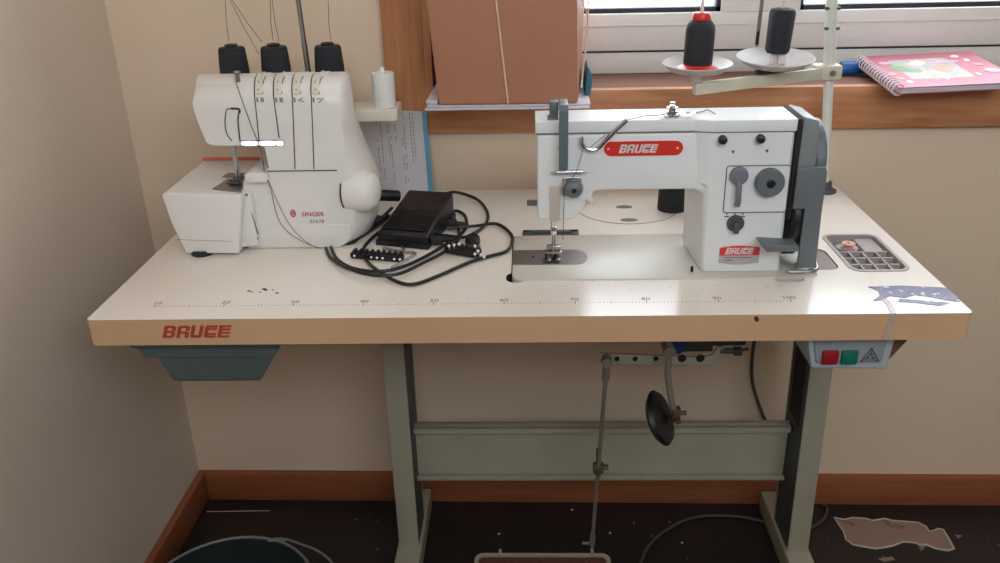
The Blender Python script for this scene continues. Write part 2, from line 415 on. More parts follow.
# accessory tray
b = MB(); b.prism(rrect(1.1005, 1.1855, .1435, .2925, .0155, 5), 'z', -.0159, -.014)
P0, P1 = rrect(1.098, 1.188, .141, .295, .018, 5), rrect(1.1035, 1.1825, .1465, .2895, .013, 5)
def ringwall(b, A, Bp, z0, z1, mi=0):
    q = bmesh.new(); n = len(A)
    R = [[q.verts.new((p[0], p[1], z)) for p in L] for L, z in ((A, z0), (A, z1), (Bp, z1), (Bp, z0))]
    for i in range(4):
        X, Y = R[i], R[(i+1) % 4]
        for k in range(n): q.faces.new((X[k], X[(k+1) % n], Y[(k+1) % n], Y[k]))
    bmesh.ops.recalc_face_normals(q, faces=q.faces); b._add(q, mi)
ringwall(b, P0, P1, .0, .0015); ringwall(b, rrect(1.1005, 1.1855, .1435, .2925, .0155, 5), P1, -.014, .0)
for u in (1.1205, 1.141, 1.162): b.box(u-.0015, u+.0015, .149, .222, -.014, -.001)
for v in (.172, .198, .223): b.box(1.106, 1.181, v-.0015, v+.0015, -.014, -.001)
b.box(1.150, 1.181, .223, .288, -.014, -.004, .002)
b.cyl((1.13, .255, -.014), (1.13, .255, -.006), .017)
b.build('accessory_tray', 'tray', table)
b = MB(); b.prism(rrect(1.0365, 1.0835, .1515, .2335, .015, 4), 'z', -.006, -.001); b.cyl((1.062, .215, -.001), (1.062, .215, .003), .006, seg=14); b.build('hinge_plate', mat('brown_grey_metal', (124, 112, 104), .45, .4), table)
# stand
def channel(u_front, sgn, name):
    """upright C-channel: plain front flange, dark open web facing inwards; foot runs front to back"""
    leg = None
    return leg
def stand_leg(wx, inner):                            # wx: world x of the front flange centre
    p = TI @ Vector((wx, -.230, 0)); u0 = p.x; v0 = p.y
    b = MB(); w = .021
    b.box(u0-w, u0+w, v0-.004, v0, -H+.05, -T-.004, .0015)
    b.box(u0-w*inner*-1-.002, u0+w*inner+.002, v0, v0+.002, -H+.05, -H+.06)
    # outer web, back flange
    xo = u0-w*inner
    b.box(min(xo, xo+.004*inner), max(xo, xo+.004*inner), v0, v0+.105, -H+.05, -T-.004)
    b.box(u0-w, u0+w, v0+.101, v0+.105, -H+.05, -T-.004)
    b.box(u0-w-.012, u0+w+.012, v0-.16, v0+.24, -T-.006, -T)       # top plate
    leg = b.build('leg', 'legs', table)
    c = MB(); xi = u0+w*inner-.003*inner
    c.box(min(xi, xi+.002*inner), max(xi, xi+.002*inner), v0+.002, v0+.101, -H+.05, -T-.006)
    c.build('channel_web', 'legshade', leg)
    sl = MB(); e0, e1 = (xi-.0034, xi-.0016) if inner < 0 else (xi+.0015, xi+.0032)
    for z0_, z1_ in ((-.10, -.052), (-.20, -.118), (-.44, -.215)): sl.box(e0, e1, v0+.022, v0+.082, z0_, z1_)
    if inner < 0: build_each(sl, 'channel_slot', 'cutout', leg)
    else: sl.bm.free()
    f = MB(); f.prism([(v0-.36, -H), (v0+.198, -H), (v0+.198, -H+.05), (v0-.36, -H+.05)], 'x', u0-.026, u0+.026, .003)
    for vv in (v0-.34, v0+.19): f.cyl((u0, vv, -H), (u0, vv, -H+.003), .02)
    f.build('foot', 'legs', leg)
    return leg, u0, v0, w
Lg, lu, lv, lw_ = stand_leg(.536, 1)
Rg, ru, rv, rw_ = stand_leg(1.348, -1)
for o_ in [Rg]+[c for c in Rg.children if c.name.startswith('channel')]:
    for v_ in o_.data.vertices: v_.co.x -= .011*max(0, (v_.co.z-.06)/.68)
s = MB()
for zz, hh in ((-T-.045, .012), (-.25, .010), (-.42, .012)):    # slots cut through the right web
    s.box(ru-rw_-.0006, ru-rw_+.001, rv+.03, rv+.075, zz-hh*2.2, zz)
b = MB(); p0 = TI @ Vector((.56, -.17, .41)); 
zb1, zb0 = on_v(600, 427.5, lv+.04).z, on_v(600, 480.5, lv+.04).z
b.box(lu+lw_, ru-rw_-.006, lv+.06, lv+.064, zb0, zb1-.0)
b.box(lu+lw_, ru-rw_-.008, lv+.040, lv+.062, zb1-.004, zb1, .001); b.box(lu+lw_, ru-rw_-.008, lv+.040, lv+.062, zb0, zb0+.004, .001)
b.box(lu+lw_, ru-rw_-.008, lv+.040, lv+.043, zb1-.014, zb1); b.box(lu+lw_, ru-rw_-.008, lv+.040, lv+.043, zb0, zb0+.010)
b.build('crossbeam', 'legs', table)
# storage drawer under the left end
b = MB()
def dring(x0, x1, v0, v1, z): return [(x0, v0, z), (x1, v0, z), (x1, v1, z), (x0, v1, z)]
loft(b, [dring(.040, .259, .024, .34, -.041), dring(.042, .257, .026, .34, -.059), dring(.049, .253, .028, .335, -.061), dring(.056, .247, .029, .33, -.0755), dring(.076, .243, .031, .32, -.0775), dring(.087, .219, .038, .30, -.119), dring(.093, .213, .044, .29, -.124)])
dr = b.build('drawer', 'bin', table)
b = MB(); b.box(.042, .257, .022, .026, -.056, -.0405, .001); b.build('drawer_lip', 'bin', dr)
# switch box with start/stop buttons
b = MB(); b.prism([(1.003, -.041), (1.131, -.041), (1.126, -.106), (1.018, -.104)], 'y', .034, .125, .004)
sw = b.build('switch_box', 'swhite', table)
f = MB(); f.prism([(1.012, -.0415), (1.118, -.0415), (1.115, -.094), (1.023, -.093)], 'y', .031, .0345, .0015); f.build('face_panel', mat('switch_face', (150, 156, 160), .4), sw)
for nm, x0, x1, mm in (('stop_button', 1.029, 1.052, 'sred'), ('start_button', 1.056, 1.079, 'sgreen')):
    q = MB(); q.box(x0, x1, .0255, .031, -.094, -.071, .003); bb = q.build(nm, mm, sw); bb['label'] = 'red stop button' if mm == 'sred' else 'green start button'
    q = MB(); q.lathe([(.004, 0), (.0048, .0007), (.004, .001)], ((x0+x1)/2, .0258, -.0825), (0, -1, 0), 14); 
    q.build('dimple', mm, sw) if False else q.bm.free()
q = MB(); cx, cz = 1.0975, -.083
tri = [(cx+.0145*math.cos(a), cz+.0135*math.sin(a)) for a in (PI/2, PI/2+2*PI/3, PI/2+4*PI/3)]
q.tube([(p[0], .0305, p[1]) for p in tri], .0013, 6, 0, closed=True)
tri2 = [(cx+.0085*math.cos(a), cz+.008*math.sin(a)) for a in (PI/2, PI/2+2*PI/3, PI/2+4*PI/3)]
q.tube([(p[0], .0305, p[1]) for p in tri2], .0008, 6, 0, closed=True)
for a in (PI/2, PI/2+2*PI/3, PI/2+4*PI/3): q.cyl((cx+.0035*math.cos(a), .0310, cz+.003*math.sin(a)), (cx+.0035*math.cos(a), .0302, cz+.003*math.sin(a)), .0014, seg=8)
q.build('warning_triangle', 'darkink', sw)
b = MB(); b.prism([(1.126, -.041), (1.168, -.041), (1.130, -.098), (1.124, -.098)], 'y', .045, .125, .001); b.build('cable_housing', 'brownbox', sw)
# knee lifter and linkage
VL = .16
pt = lambda x, y, v=VL: tuple(on_v(x, y, v))
b = MB(); b.tube([pt(669, 338), pt(669, 356), pt(668, 375), pt(671, 398), pt(675, 415)], .0055, 10, 5)
b.cyl(Vector(pt(669, 350))+Vector((0, .02, 0)), Vector(pt(669, 350))-Vector((0, .01, 0)), .010, bev=.002)
kl = b.build('knee_lifter', 'rodgrey', table)
b = MB(); c = Vector(pt(660, 418)); 
ax = Vector((.86, -.30, .46)).normalized()
b.lathe([(.001, -.014), (.020, -.013), (.038, -.008), (.047, 0), (.042, .006), (.024, .011), (.001, .012)], (0, 0, 0), (0, 0, 1), 32)
q = Vector((0, 0, 1)).rotation_difference(ax).to_matrix().to_4x4()
bmesh.ops.transform(b.bm, matrix=Matrix.Translation(c) @ q, verts=b.bm.verts)
b.build('knee_pad', 'black', kl)
b = MB(); cc = Vector(pt(674, 414)); b.box(cc.x-.004, cc.x+.010, cc.y-.008, cc.y+.008, cc.z-.012, cc.z+.012, .002); b.cyl(cc+Vector((.008, 0, .002)), cc+Vector((.020, 0, .002)), .004, seg=8); b.cyl(cc+Vector((.004, -.006, -.004)), cc+Vector((.004, -.018, -.004)), .005, seg=6)
b.build('clamp', mat('rusty_clamp', (104, 76, 62), .5, .4), kl)
VB = .20
b = MB(); A = on_v(600, 359, VB); B_ = on_v(712, 362, VB)
bb = [(A.x, A.z-.008), (B_.x-.01, B_.z-.008), (B_.x+.012, B_.z+.004), (B_.x+.018, B_.z+.028), (B_.x+.006, B_.z+.028), (B_.x, B_.z+.012), (B_.x-.02, B_.z+.008), (A.x, A.z+.010)]
b.prism(bb, 'y', VB, VB+.006, .001)
for x in (.028, .058, .092, .135, .165): b.cyl((A.x+x, VB-.0006, A.z+.0), (A.x+x, VB+.001, A.z+.0), .0045 if x < .12 else .007, seg=12, mi=1)
lk = b.build('link_arm', ['legs', 'cutout'], table)
b = MB(); a = on_v(735, 352, VB); b.cyl((B_.x+.012, VB+.003, B_.z+.020), (a.x, VB+.003, a.z), .005); b.box(a.x-.002, a.x+.012, VB-.004, VB+.010, a.z-.006, a.z+.006, .002)
b.cyl((a.x+.012, VB, a.z+.004), (a.x+.020, VB-.004, a.z+.008), .0025, seg=8)
b.build('link_screw', 'dkgrey', lk)
b = MB(); a = on_v(678, 350, .17); b.prism([(a.x-.018, a.z+.07), (a.x+.022, a.z+.07), (a.x+.016, a.z+.0), (a.x+.002, a.z-.010), (a.x-.010, a.z-.002)], 'y', .17, .19, .003)
b.build('lifter_bracket', 'bluemetal', table)
b = MB(); a = on_v(700, 343, .21); b.box(a.x-.05, a.x+.075, .205, .26, a.z-.004, -T, .004); b.box(a.x-.04, a.x+.02, .202, .205, a.z-.012, a.z+.01, .002)
b.build('lifter_housing', mat('oily_cast_metal', (86, 82, 74), .5, .5), table)
# treadle and its rod
tb = thing  # (alias unused)
def cw(x, y, z): return TI @ Vector((x, y, z))
b = MB()
tz = .075; ty1 = -.235
A_ = cw(.675, ty1, tz); 
tu0, tu1, tv1 = cw(.672, ty1, 0).x, cw(.868, ty1, 0).x, cw(.7, ty1, 0).y
A = TI @ fl(475, 552, .06); B_ = TI @ fl(610, 554, .06)
tu0, tu1, tv1 = A.x, B_.x, (A.y+B_.y)/2
tv0 = tv1-.24; tzz = -H+.06
mt = Matrix.Translation((0, tv1, tzz)) @ Matrix.Rotation(math.radians(6), 4, 'X') @ Matrix.Translation((0, -tv1, -tzz))
b = MB(); 
q = bmesh.new(); n = None
Ao, Ai = rrect(tu0, tu1, tv0, tv1, .018, 5), rrect(tu0+.008, tu1-.008, tv0+.008, tv1-.008, .012, 5)
ringwall(b, Ao, Ai, tzz-.014, tzz); b.prism(Ai, 'z', tzz-.012, tzz-.006)
b.box(tu0+.05, tu0+.056, tv1-.01, tv1+.006, tzz-.010, tzz+.006, .001); b.box(tu1-.040, tu1-.034, tv1-.008, tv1+.004, tzz-.006, tzz+.012, .001)
bmesh.ops.transform(b.bm, matrix=mt, verts=b.bm.verts)
td = b.build('treadle', 'treadle', table)
b = MB(); b.prism(rrect(tu0+.010, tu1-.010, tv0+.010, tv1-.010, .010, 4), 'z', tzz-.006, tzz-.002)
for k in range(14): b.box(tu0+.016, tu1-.016, tv0+.018+k*.015, tv0+.026+k*.015, tzz-.002, tzz-.0003)
bmesh.ops.transform(b.bm, matrix=mt, verts=b.bm.verts); b.build('tread_mat', 'mat', td)
b = MB(); r0 = on_v(607, 362, VB-.012); r1 = on_v(592, 545, tv1-.01)
r1.z = max(r1.z, -H+.07)
b.cyl(r0, r1, .0038, seg=10); d = (r1-r0).normalized()
b.cyl(r0+d*.0, r0+d*.040, .0065, seg=12); b.cyl(r1-d*.035, r1, .006, seg=12)
b.cyl(r0+Vector((0, .014, .0)), r0-Vector((0, .006, 0)), .009, seg=14)
b.cyl(r1+Vector((-.02, 0, .005)), r1+Vector((.006, 0, .005)), .003, seg=8)
b.build('treadle_rod', 'rodgrey', td)
b = MB(); m_ = r0.lerp(r1, .52)
b.box(m_.x-.010, m_.x+.010, m_.y-.007, m_.y+.007, m_.z-.010, m_.z+.008, .002); b.cyl(m_+Vector((.008, 0, 0)), m_+Vector((.018, 0, 0)), .005, seg=8); b.cyl(m_+Vector((0, 0, -.018)), m_+Vector((0, 0, .04)), .005, seg=10)
b.build('rod_clamp', mat('worn_clamp_metal', (110, 100, 84), .5, .6), td)

# ================================================================ INDUSTRIAL ZIGZAG MACHINE
sm = thing('sewing_machine', 'white industrial zigzag sewing machine with a red nameplate sunk in the table', 'sewing machine', (.85, .21, 0))
b = MB(); b.prism([(u_, v_-.003) for u_, v_ in BEDP], 'z', -.012, .0022, .0010, 2); bed = b.build('bed', 'bed', sm)
b = MB(); P = [(.5905, .175), (.690, .175)] + [(.690+.018*math.sin(t*PI/8), .205-.030*math.cos(t*PI/8)) for t in range(1, 8)] + [(.690, .235), (.5905, .235)]
b.prism(P, 'z', .0015, .0030); b.prism(rrect(.628, .648, .175, .235, .0004, 1), 'z', .0030, .0032)
b.cyl((.622, .206, .0030), (.622, .206, .0034), .0022, seg=10, mi=1)
np_ = b.build('needle_plate', ['steel', 'cutout'], sm)
b = MB(); 
for (u, v) in ((.641, .192), (.652, .192), (.641, .202), (.652, .202), (.641, .211), (.652, .211)): b.box(u, u+.008, v, v+.007, .0038, .0052)
b.build('feed_dog', 'cutout', np_)
b = MB(); b.box(.606, .700, .318, .328, -.002, .003, .001); b.box(.606, .620, .306, .328, -.002, .003, .001); b.box(.686, .700, .306, .328, -.002, .003, .001); b.box(.620, .686, .3065, .318, -.004, .0, .0)
b.build('hinge_bracket', 'dkgrey', sm)
# head, arm and column in one casting
VF, VR = .150, .216
def rprism_round(b, poly, v0, v1, rad=.012, seg=4): b.prism(poly, 'y', v0, v1, rad, seg)
b = MB()
arm = [(.629, .0845), (.683, .0845), (.706, .111), (.712, .1285), (.724, .129), (.856, .129), (.866, .125), (.873, .118), (.88, .10), (.95, .10), (.95, .214), (.629, .214)]
b.prism(arm, 'y', VF, VR, .006, 3)
# column with a broad sloping left corner
def cring(z, u0, u1, v0, v1, ch, cv): return [(u0+ch, v0, z), (u1-.004, v0, z), (u1, v0+.004, z), (u1, v1-.01, z), (u1-.01, v1, z), (u0+.012, v1, z), (u0-.008*(v1-v0)/.12, v1-.012, z), (u0, v0+cv+.004, z), (u0+ch*.12, v0+cv, z), (u0+ch*.75, v0+cv*.12, z)]
loft(b, [cring(.003, .874, .991, .142, .262, .006, .006), cring(.014, .872, .990, .1415, .262, .006, .006), cring(.122, .869, .990, .141, .260, .008, .008), cring(.134, .868, .990, .141, .222, .009, .010), cring(.140, .852, .990, .141, .220, .024, .012), cring(.214, .848, .990, .141, .218, .028, .010)])
body = b.build('body', 'enamel', sm, smooth=40)
b = MB(); 
lidp = [(.6265, .1485), (.85, .1485), (.875, .1395), (.990, .1395), (.992, .1415), (.992, .220), (.6265, .220)]
b.prism(lidp, 'z', .2155, .2325, .003, 3)
lid = b.build('top_cover', 'enamel', sm, smooth=40)
b = MB(); b.prism([(.6275, .150), (.85, .150), (.875, .1412), (.990, .1412), (.990, .218), (.6275, .218)], 'z', .2138, .2157); b.build('cover_seam', 'greyink', sm)
# dark joint strip and belt guard on the right
b = MB(); b.prism([(.991, .085), (.997, .085), (.999, .222), (.996, .234), (.991, .232)], 'y', .139, .224, .001); b.build('joint_strip', 'cutout', sm)
b = MB()
b.prism([(.997, .10), (1.020, .10), (1.024, .190), (1.020, .2300), (1.0, .235), (.998, .222)], 'y', .140, .224, .002)
guard_top = b.build('belt_cover', mat('belt_cover_grey', (128, 132, 134), .4), sm)
b = MB(); arc = [(.142, .10)]+[(.196+.054*math.cos(t), .160+.060*math.sin(t)) for t in [PI*k/14 for k in range(14, -1, -1)]]+[(.250, .10)]
b.prism(arc, 'x', 1.024, 1.040, .003); b.build('wheel_guard', 'grey', sm)
b = MB()
b.prism([(.996, .165), (1.036, .166), (1.040, .012), (1.012, .010), (1.013, .104), (.996, .104)], 'y', .131, .136, .0015, 2)
b.box(1.034, 1.038, .132, .20, .02, .16, .001)
b.build('belt_guard', 'grey', sm)
b = MB(); b.lathe([(.028, 0), (.060, .001), (.064, .006), (.064, .018), (.060, .023), (.028, .024)], (.998, .20, .075), (1, 0, 0), 40); b.lathe([(.055, .024), (.055, .033)], (.998, .20, .075), (1, 0, 0), 30)
b.cyl((1.03, .20, .075), (1.05, .20, .075), .006)
b.build('handwheel', 'black', sm)
b = MB(); b.tube([(1.000, .131, .006), (1.022, .131, .006), (1.042, .135, .007), (1.046, .155, .010), (1.046, .200, .012)], .003, 8, 4); b.build('guard_bracket', 'steel', sm)
for A_, B_, r in (((1.042, .20, .040), (1.062, .20, .040), .003), ((1.036, .19, .020), (1.058, .195, .016), .006), ((1.036, .215, .10), (1.062, .222, .105), .0022)):
    b = MB(); b.cyl(A_, B_, r, seg=10); b.build('guard_screw', 'steel', sm)
b = MB(); b.prism([(.946, .062), (.952, .062), (.992, .059), (1.001, .059), (1.001, .050), (.956, .050)], 'y', .100, .131, .0015); b.build('reverse_lever', 'grey', sm)
# take-up guard: strap over the head
b = MB(); g0 = on_v(563.5, 168, .132); g1 = on_v(563.5, 106, .132)
b.prism([(.128, g0.z), (.132, g0.z-.004), (.136, g0.z), (.137, g1.z-.006), (.146, g1.z-.003), (.176, g1.z-.003), (.176, g1.z+.001), (.136, g1.z+.001), (.128, g1.z-.005)], 'x', g0.x-.0065, g0.x+.0062, .0012, 2)
b.box(g0.x-.019, g0.x-.0065, .160, .178, .2325, g1.z, .001); b.box(g0.x-.022, g0.x-.006, .158, .182, .2320, .2350, .001)
b.cyl((g0.x-.014, .165, .235), (g0.x-.014, .165, .2375), .003, seg=10)
b.build('take_up_guard', mat('guard_grey', (92, 102, 108), .4), sm)
b = MB(); a = on_v(569, 172, .142); b.lathe([(.0008, -.027), (.0032, -.020), (.0032, -.004), (.0024, 0), (.0034, .004), (.0034, .016), (.0009, .028)], a, (1, 0, .02), 12); b.cyl((a.x-.005, .142, a.z), (a.x-.005, .152, a.z), .002, seg=8)
b.tube([(a.x-.006, .140, a.z+.009), (a.x-.006, .138, a.z+.018)], .001, 6, 0); b.tube([(a.x-.018, .148, a.z+.035), (a.x-.012, .143, a.z+.034), (a.x-.010, .140, a.z+.036)], .0012, 6, 2)
b.build('thread_guide', 'chrome', sm)
# tension assembly
a = on_v(573, 189, .140)
b = MB(); b.prism(rrect(a.x-.016, a.x+.013, a.z-.014, a.z+.016, .006, 4), 'y', .146, .151, .001); b.lathe([(.014, 0), (.0155, .002), (.014, .004)], (a.x, .146, a.z), (0, -1, 0), 24)
b.tube([(a.x-.014, .142, a.z+.012), (a.x-.016, .138, a.z), (a.x-.012, .140, a.z-.010)], .0011, 6, 4)
b.build('tension_plate', 'chrome', sm)
b = MB(); b.lathe([(.0125, 0), (.0125, .006), (.0115, .010), (.008, .0125), (.0035, .013), (.003, .011), (.001, .0105)], (a.x+.001, .143, a.z), (0, -1, 0), 30); td_ = b.build('tension_dial', 'grey', sm)
b = MB(); b.lathe([(.0035, 0), (.003, .003), (.001, .0035)], (a.x+.001, .131, a.z), (0, -1, 0), 12); b.build('dial_screw', 'black', td_)
b = MB(); p = on_v(588, 199, .150); b.cyl((p.x, .147, p.z), (p.x+.006, .140, p.z-.002), .005, seg=10); b.build('thread_eyelet', 'ovlc', sm)
# face plate recess and needle bar
p = on_v(555, 186, .148); b = MB(); b.box(p.x-.0075, p.x+.0075, .1455, .151, .0850, p.z, .001); b.build('face_plate', mat('face_plate_grey', (186, 178, 168), .4), sm)
nx = p.x-.001
b = MB(); b.cyl((nx, .19, .100), (nx, .19, .048), .0035, bev=.001); b.cyl((nx, .19, .089), (nx, .19, .083), .008, seg=16); b.box(nx-.004, nx+.005, .185, .195, .046, .060, .0015); b.cyl((nx, .19, .046), (nx, .19, .008), .0008, seg=6)
b.build('needle_bar', 'chrome', sm)
b = MB(); b.cyl((nx+.001, .208, .100), (nx+.001, .208, .02), .003); b.box(nx-.010, nx+.012, .196, .208, .020, .024, .0015); b.box(nx-.013, nx+.014, .192, .206, .0125, .0165, .0015); b.box(nx-.010, nx-.003, .180, .212, .0055, .009, .0012); b.box(nx+.004, nx+.011, .180, .212, .0055, .009, .0012); b.box(nx-.004, nx+.004, .202, .214, .008, .022, .001)
b.build('presser_foot', 'steel', sm)
b = MB(); p = on_v(532, 203, .235); b.box(p.x-.008, .632, .232, .238, p.z-.004, p.z+.005, .001); b.build('foot_lifter', 'grey', sm)
# bent chrome thread hook
b = MB(); b.tube([on_v(x, y, .141) for x, y in ((582, 137), (582, 144), (588, 149), (597, 149), (604, 142), (615, 131), (627, 120))], .0030, 10, 4)
b.tube([(on_v(582, 138, .141)), on_v(582, 138, .15)], .003, 8, 0)
b.build('thread_hook', 'chrome', sm)
# nameplate
b = MB(); c0 = on_v(604, 149, VF-.001); c1 = on_v(683, 149, VF-.001); r = .0105; L = c1.x-c0.x
P = [(c1.x-r+r*math.cos(t), c0.z+r*math.sin(t)) for t in [PI*k/10-PI/2 for k in range(11)]] + [(c0.x+r+r*math.cos(t), c0.z+r*math.sin(t)) for t in [PI*k/10+PI/2 for k in range(11)]]
b.prism(P, 'y', VF-.0015, VF+.001); npl = b.build('nameplate', 'red', sm)
b = MB(); logo(b, c0.x+.021, c0.x+.077, VF-.0018, c0.z-.0062, c0.z+.0062, .28)
b.build('lettering', 'silver', npl)
b = MB()
for x in (c0.x+.006, c1.x-.008): b.lathe([(.0018, 0), (.0012, .001)], (x, VF-.0014, c0.z), (0, -1, 0), 10)
build_each(b, 'rivet', 'silver', npl)
# badge on the column
b = MB(); VC = .141
p0, p1 = on_v(720, 246, VC), on_v(758, 264, VC)
uu0, uu1, z1, z0 = p0.x, p1.x, p0.z, p1.z
zm = z0+(z1-z0)*.50
def lens(zlo, zhi, bow0, bow1, n=8):
    P = [(uu0+(uu1-uu0)*k/n, zlo-bow0*math.sin(PI*k/n)) for k in range(n+1)]
    return P + [(uu1-(uu1-uu0)*k/n, zhi+bow1*math.sin(PI*k/n)) for k in range(n+1)]
b.prism(lens(z0+.003, zm, .003, 0), 'y', VC-.0012, VC+.001, mi=1); b.prism(lens(zm, z1-.003, 0, .003), 'y', VC-.0014, VC+.001)
bd = b.build('badge', ['red', 'badgegrey'], sm)
b = MB(); logo(b, uu0+.008, uu1-.008, VC-.0016, zm+.002, z1-.0025, .28); b.build('lettering', 'silver', bd)
b = MB(); b.text('MODEL', .0035, Matrix.Translation(((uu0+uu1)/2, VC-.0014, zm-.003)) @ Matrix.Rotation(PI/2, 4, 'X')) if False else b.box(uu0+.008, uu1-.010, VC-.0015, VC, zm-.0042, zm-.003); b.box(uu0+.008, uu0+.020, VC-.0015, VC, zm-.0085, zm-.0070)
b.build('small_print', 'greyink', bd)
# knobs and levers on the column
for x, y in ((723, 140), (761, 139)):
    p = on_v(x, y, VC-.008); b = MB(); b.lathe([(.0062, 0), (.0062, .012), (.0050, .0145), (.0020, .015), (.0016, .0135), (.0005, .0135)], (p.x+.001, VC+.001, p.z-.001), (-.12, -1, .1), 20); b.build('stop_knob', 'black', sm)
b = MB()
for x, y in ((733, 152), (767, 151)):
    p = on_v(x, y, VC); b.prism([(p.x-.0025, p.z+.002), (p.x+.0025, p.z+.002), (p.x, p.z-.003)], 'y', VC-.0004, VC+.0005)
build_each(b, 'arrow_mark', 'blueink', sm)
pa, pb = on_v(727, 166, VC), on_v(783, 212, VC)
b = MB(); b.tube([(x, VC-.0001, z) for x, z in rrect(pa.x, .9885, pb.z, pa.z, .004, 3)], .0009, 6, 0, closed=True); b.build('panel_groove', 'greyink', sm)
b = MB(); b.prism(rrect(pa.x+.001, .988, pb.z+.001, pa.z-.001, .003, 3), 'y', VC-.0005, VC+.002); b.build('control_panel', 'enamel', sm)
p = on_v(740, 177, VC-.010)
b = MB(); b.lathe([(.0125, 0), (.0135, .003), (.0125, .008), (.009, .011), (.001, .012)], (p.x, VC, p.z), (0, -1, 0), 28)
e = on_v(737, 206, VC-.010); b.tube([(p.x, VC-.007, p.z-.005), (p.x, VC-.010, p.z-.018), (e.x+.001, VC-.010, e.z+.006), (e.x, VC-.009, e.z)], .0042, 10, 4)
b.build('stitch_lever', mat('lever_grey', (112, 112, 122), .4), sm)
p = on_v(771, 184, VC-.014)
b = MB(); b.lathe([(.019, 0), (.0205, .002), (.0205, .011), (.019, .014), (.0065, .0145), (.006, .0125), (.003, .0125), (.0028, .015), (.0005, .0155)], (p.x, VC, p.z), (0, -1, 0), 40)
wd_ = b.build('width_dial', 'grey', sm)
b = MB(); b.lathe([(.0058, .0125), (.0058, .0150), (.0040, .0155), (.0005, .0156)], (p.x, VC, p.z), (0, -1, 0), 20); b.build('dial_hub', 'black', wd_)
b = MB()
for x in (727, 735, 743): 
    p = on_v(x, 212.5, VC); b.box(p.x-.0008, p.x+.0008, VC-.0004, VC+.001, p.z-.0034, p.z+.0034); b.box(p.x-.0036, p.x+.0036, VC-.0004, VC+.001, p.z-.0068, p.z-.0054)
b.build('stitch_marks', 'darkink', sm)
p = on_v(736, 225, VC-.006)
b = MB(); b.lathe([(.0125, 0), (.0128, .003), (.011, .006), (.001, .0062)], (p.x, VC, p.z+.001), (0, -1, 0), 28); b.box(p.x-.0045, p.x+.004, VC-.015, VC-.003, p.z-.012, p.z+.006, .003); b.build('stitch_knob', 'dkgrey', sm)
b = MB(); p = on_v(692, 266, .142); b.box(p.x-.002, p.x+.002, .139, .1425, .003, .012, .0008); b.build('base_screw', 'cutout', sm)
# top tension stud, wire and stray thread ends
p = on_z(672, 114.5, .2355)
b = MB()
for h, r in ((0, .011), (.003, .006), (.006, .009), (.0085, .0055), (.011, .008), (.0135, .004), (.018, .0035)): b.cyl((p.x, p.y, .2325+h), (p.x, p.y, .235+h), r, seg=18)
b.tube([(p.x-.02, p.y-.012, .239-.0035), (p.x-.008, p.y-.008, .241-.0035), (p.x+.012, p.y-.006, .239-.0035), (p.x+.024, p.y-.01, .240-.0035), (p.x+.03, p.y-.002, .243-.0035)], .0022, 8, 4, flat=(2.2, .5))
b.build('top_tension', 'chrome', sm)
h0 = on_v(627, 120, .141)
b = MB(); b.tube([h0, Vector((p.x-.04, p.y-.010, .240-.0035)), Vector((p.x-.018, p.y-.012, .2415-.0035)), Vector((p.x, p.y-.006, .243-.0035))], .0006, 5, 5)
b.tube([Vector((p.x+.02, p.y, .241-.0035)), Vector((p.x+.045, p.y+.02, .2375-.0035)), Vector((p.x+.055, p.y+.025, .239-.0035)), Vector((p.x+.062, p.y+.005, .2375-.0035))], .0006, 5, 5)
b.build('top_thread', 'string', sm)
b = MB(); b.tube([on_v(583, 149, .138), on_v(577, 170, .138), on_v(571, 180, .135)], .00045, 5, 3); b.tube([on_v(588, 149, .139), on_v(605, 135, .146)], .0004, 5, 0)
b.tube([on_v(563, 188, .135), on_v(564, 200, .14), on_v(563, 240, .165)], .00045, 5, 3)
b.build('needle_thread', 'string', sm)

# ================================================================ OVERLOCKER
ov = thing('overlock_machine', 'white household overlocker with handwheel standing at the left end of the table', 'overlock machine', (.22, .33, 0))
OF = .262
b = MB()
PROF = [(.262, .236), (.2625, .244), (.265, .252), (.271, .259), (.282, .2645), (.30, .268), (.33, .2702), (.362, .2695)]
def prof_z(v):
    if v <= PROF[0][0]: return PROF[0][1]
    for (a, c), (d, e) in zip(PROF, PROF[1:]):
        if v <= d: return c+(e-c)*(v-a)/(d-a)
    return PROF[-1][1]
def on_top(x, y, lift=.0008):                       # point on the rolled top edge of the overlocker
    v = OF
    while v < .362:
        p = on_v(x, y, v)
        if p.z <= prof_z(v): break
        v += .0005
    return Vector((p.x, v-lift, p.z+lift))
RF = [(.302, .001), (.320, .016), (.329, .036), (.331, .085), (.329, .120), (.327, .160), (.326, .200), (.326, .232)]
RM = [(.325, .001), (.345, .008), (.357, .034), (.364, .095), (.361, .128), (.349, .158), (.335, .200), (.331, .26)]
RB = [(.320, .003), (.336, .014), (.355, .036), (.361, .095), (.355, .122), (.339, .152), (.330, .200), (.325, .26)]
LP = [(.099, .26), (.096, .250), (.099, .215), (.107, .181), (.117, .1760), (.196, .1740), (.2005, .170), (.2030, .138), (.198, .1335), (.168, .131), (.158, .115), (.152, .06), (.150, .001)]
rings = []
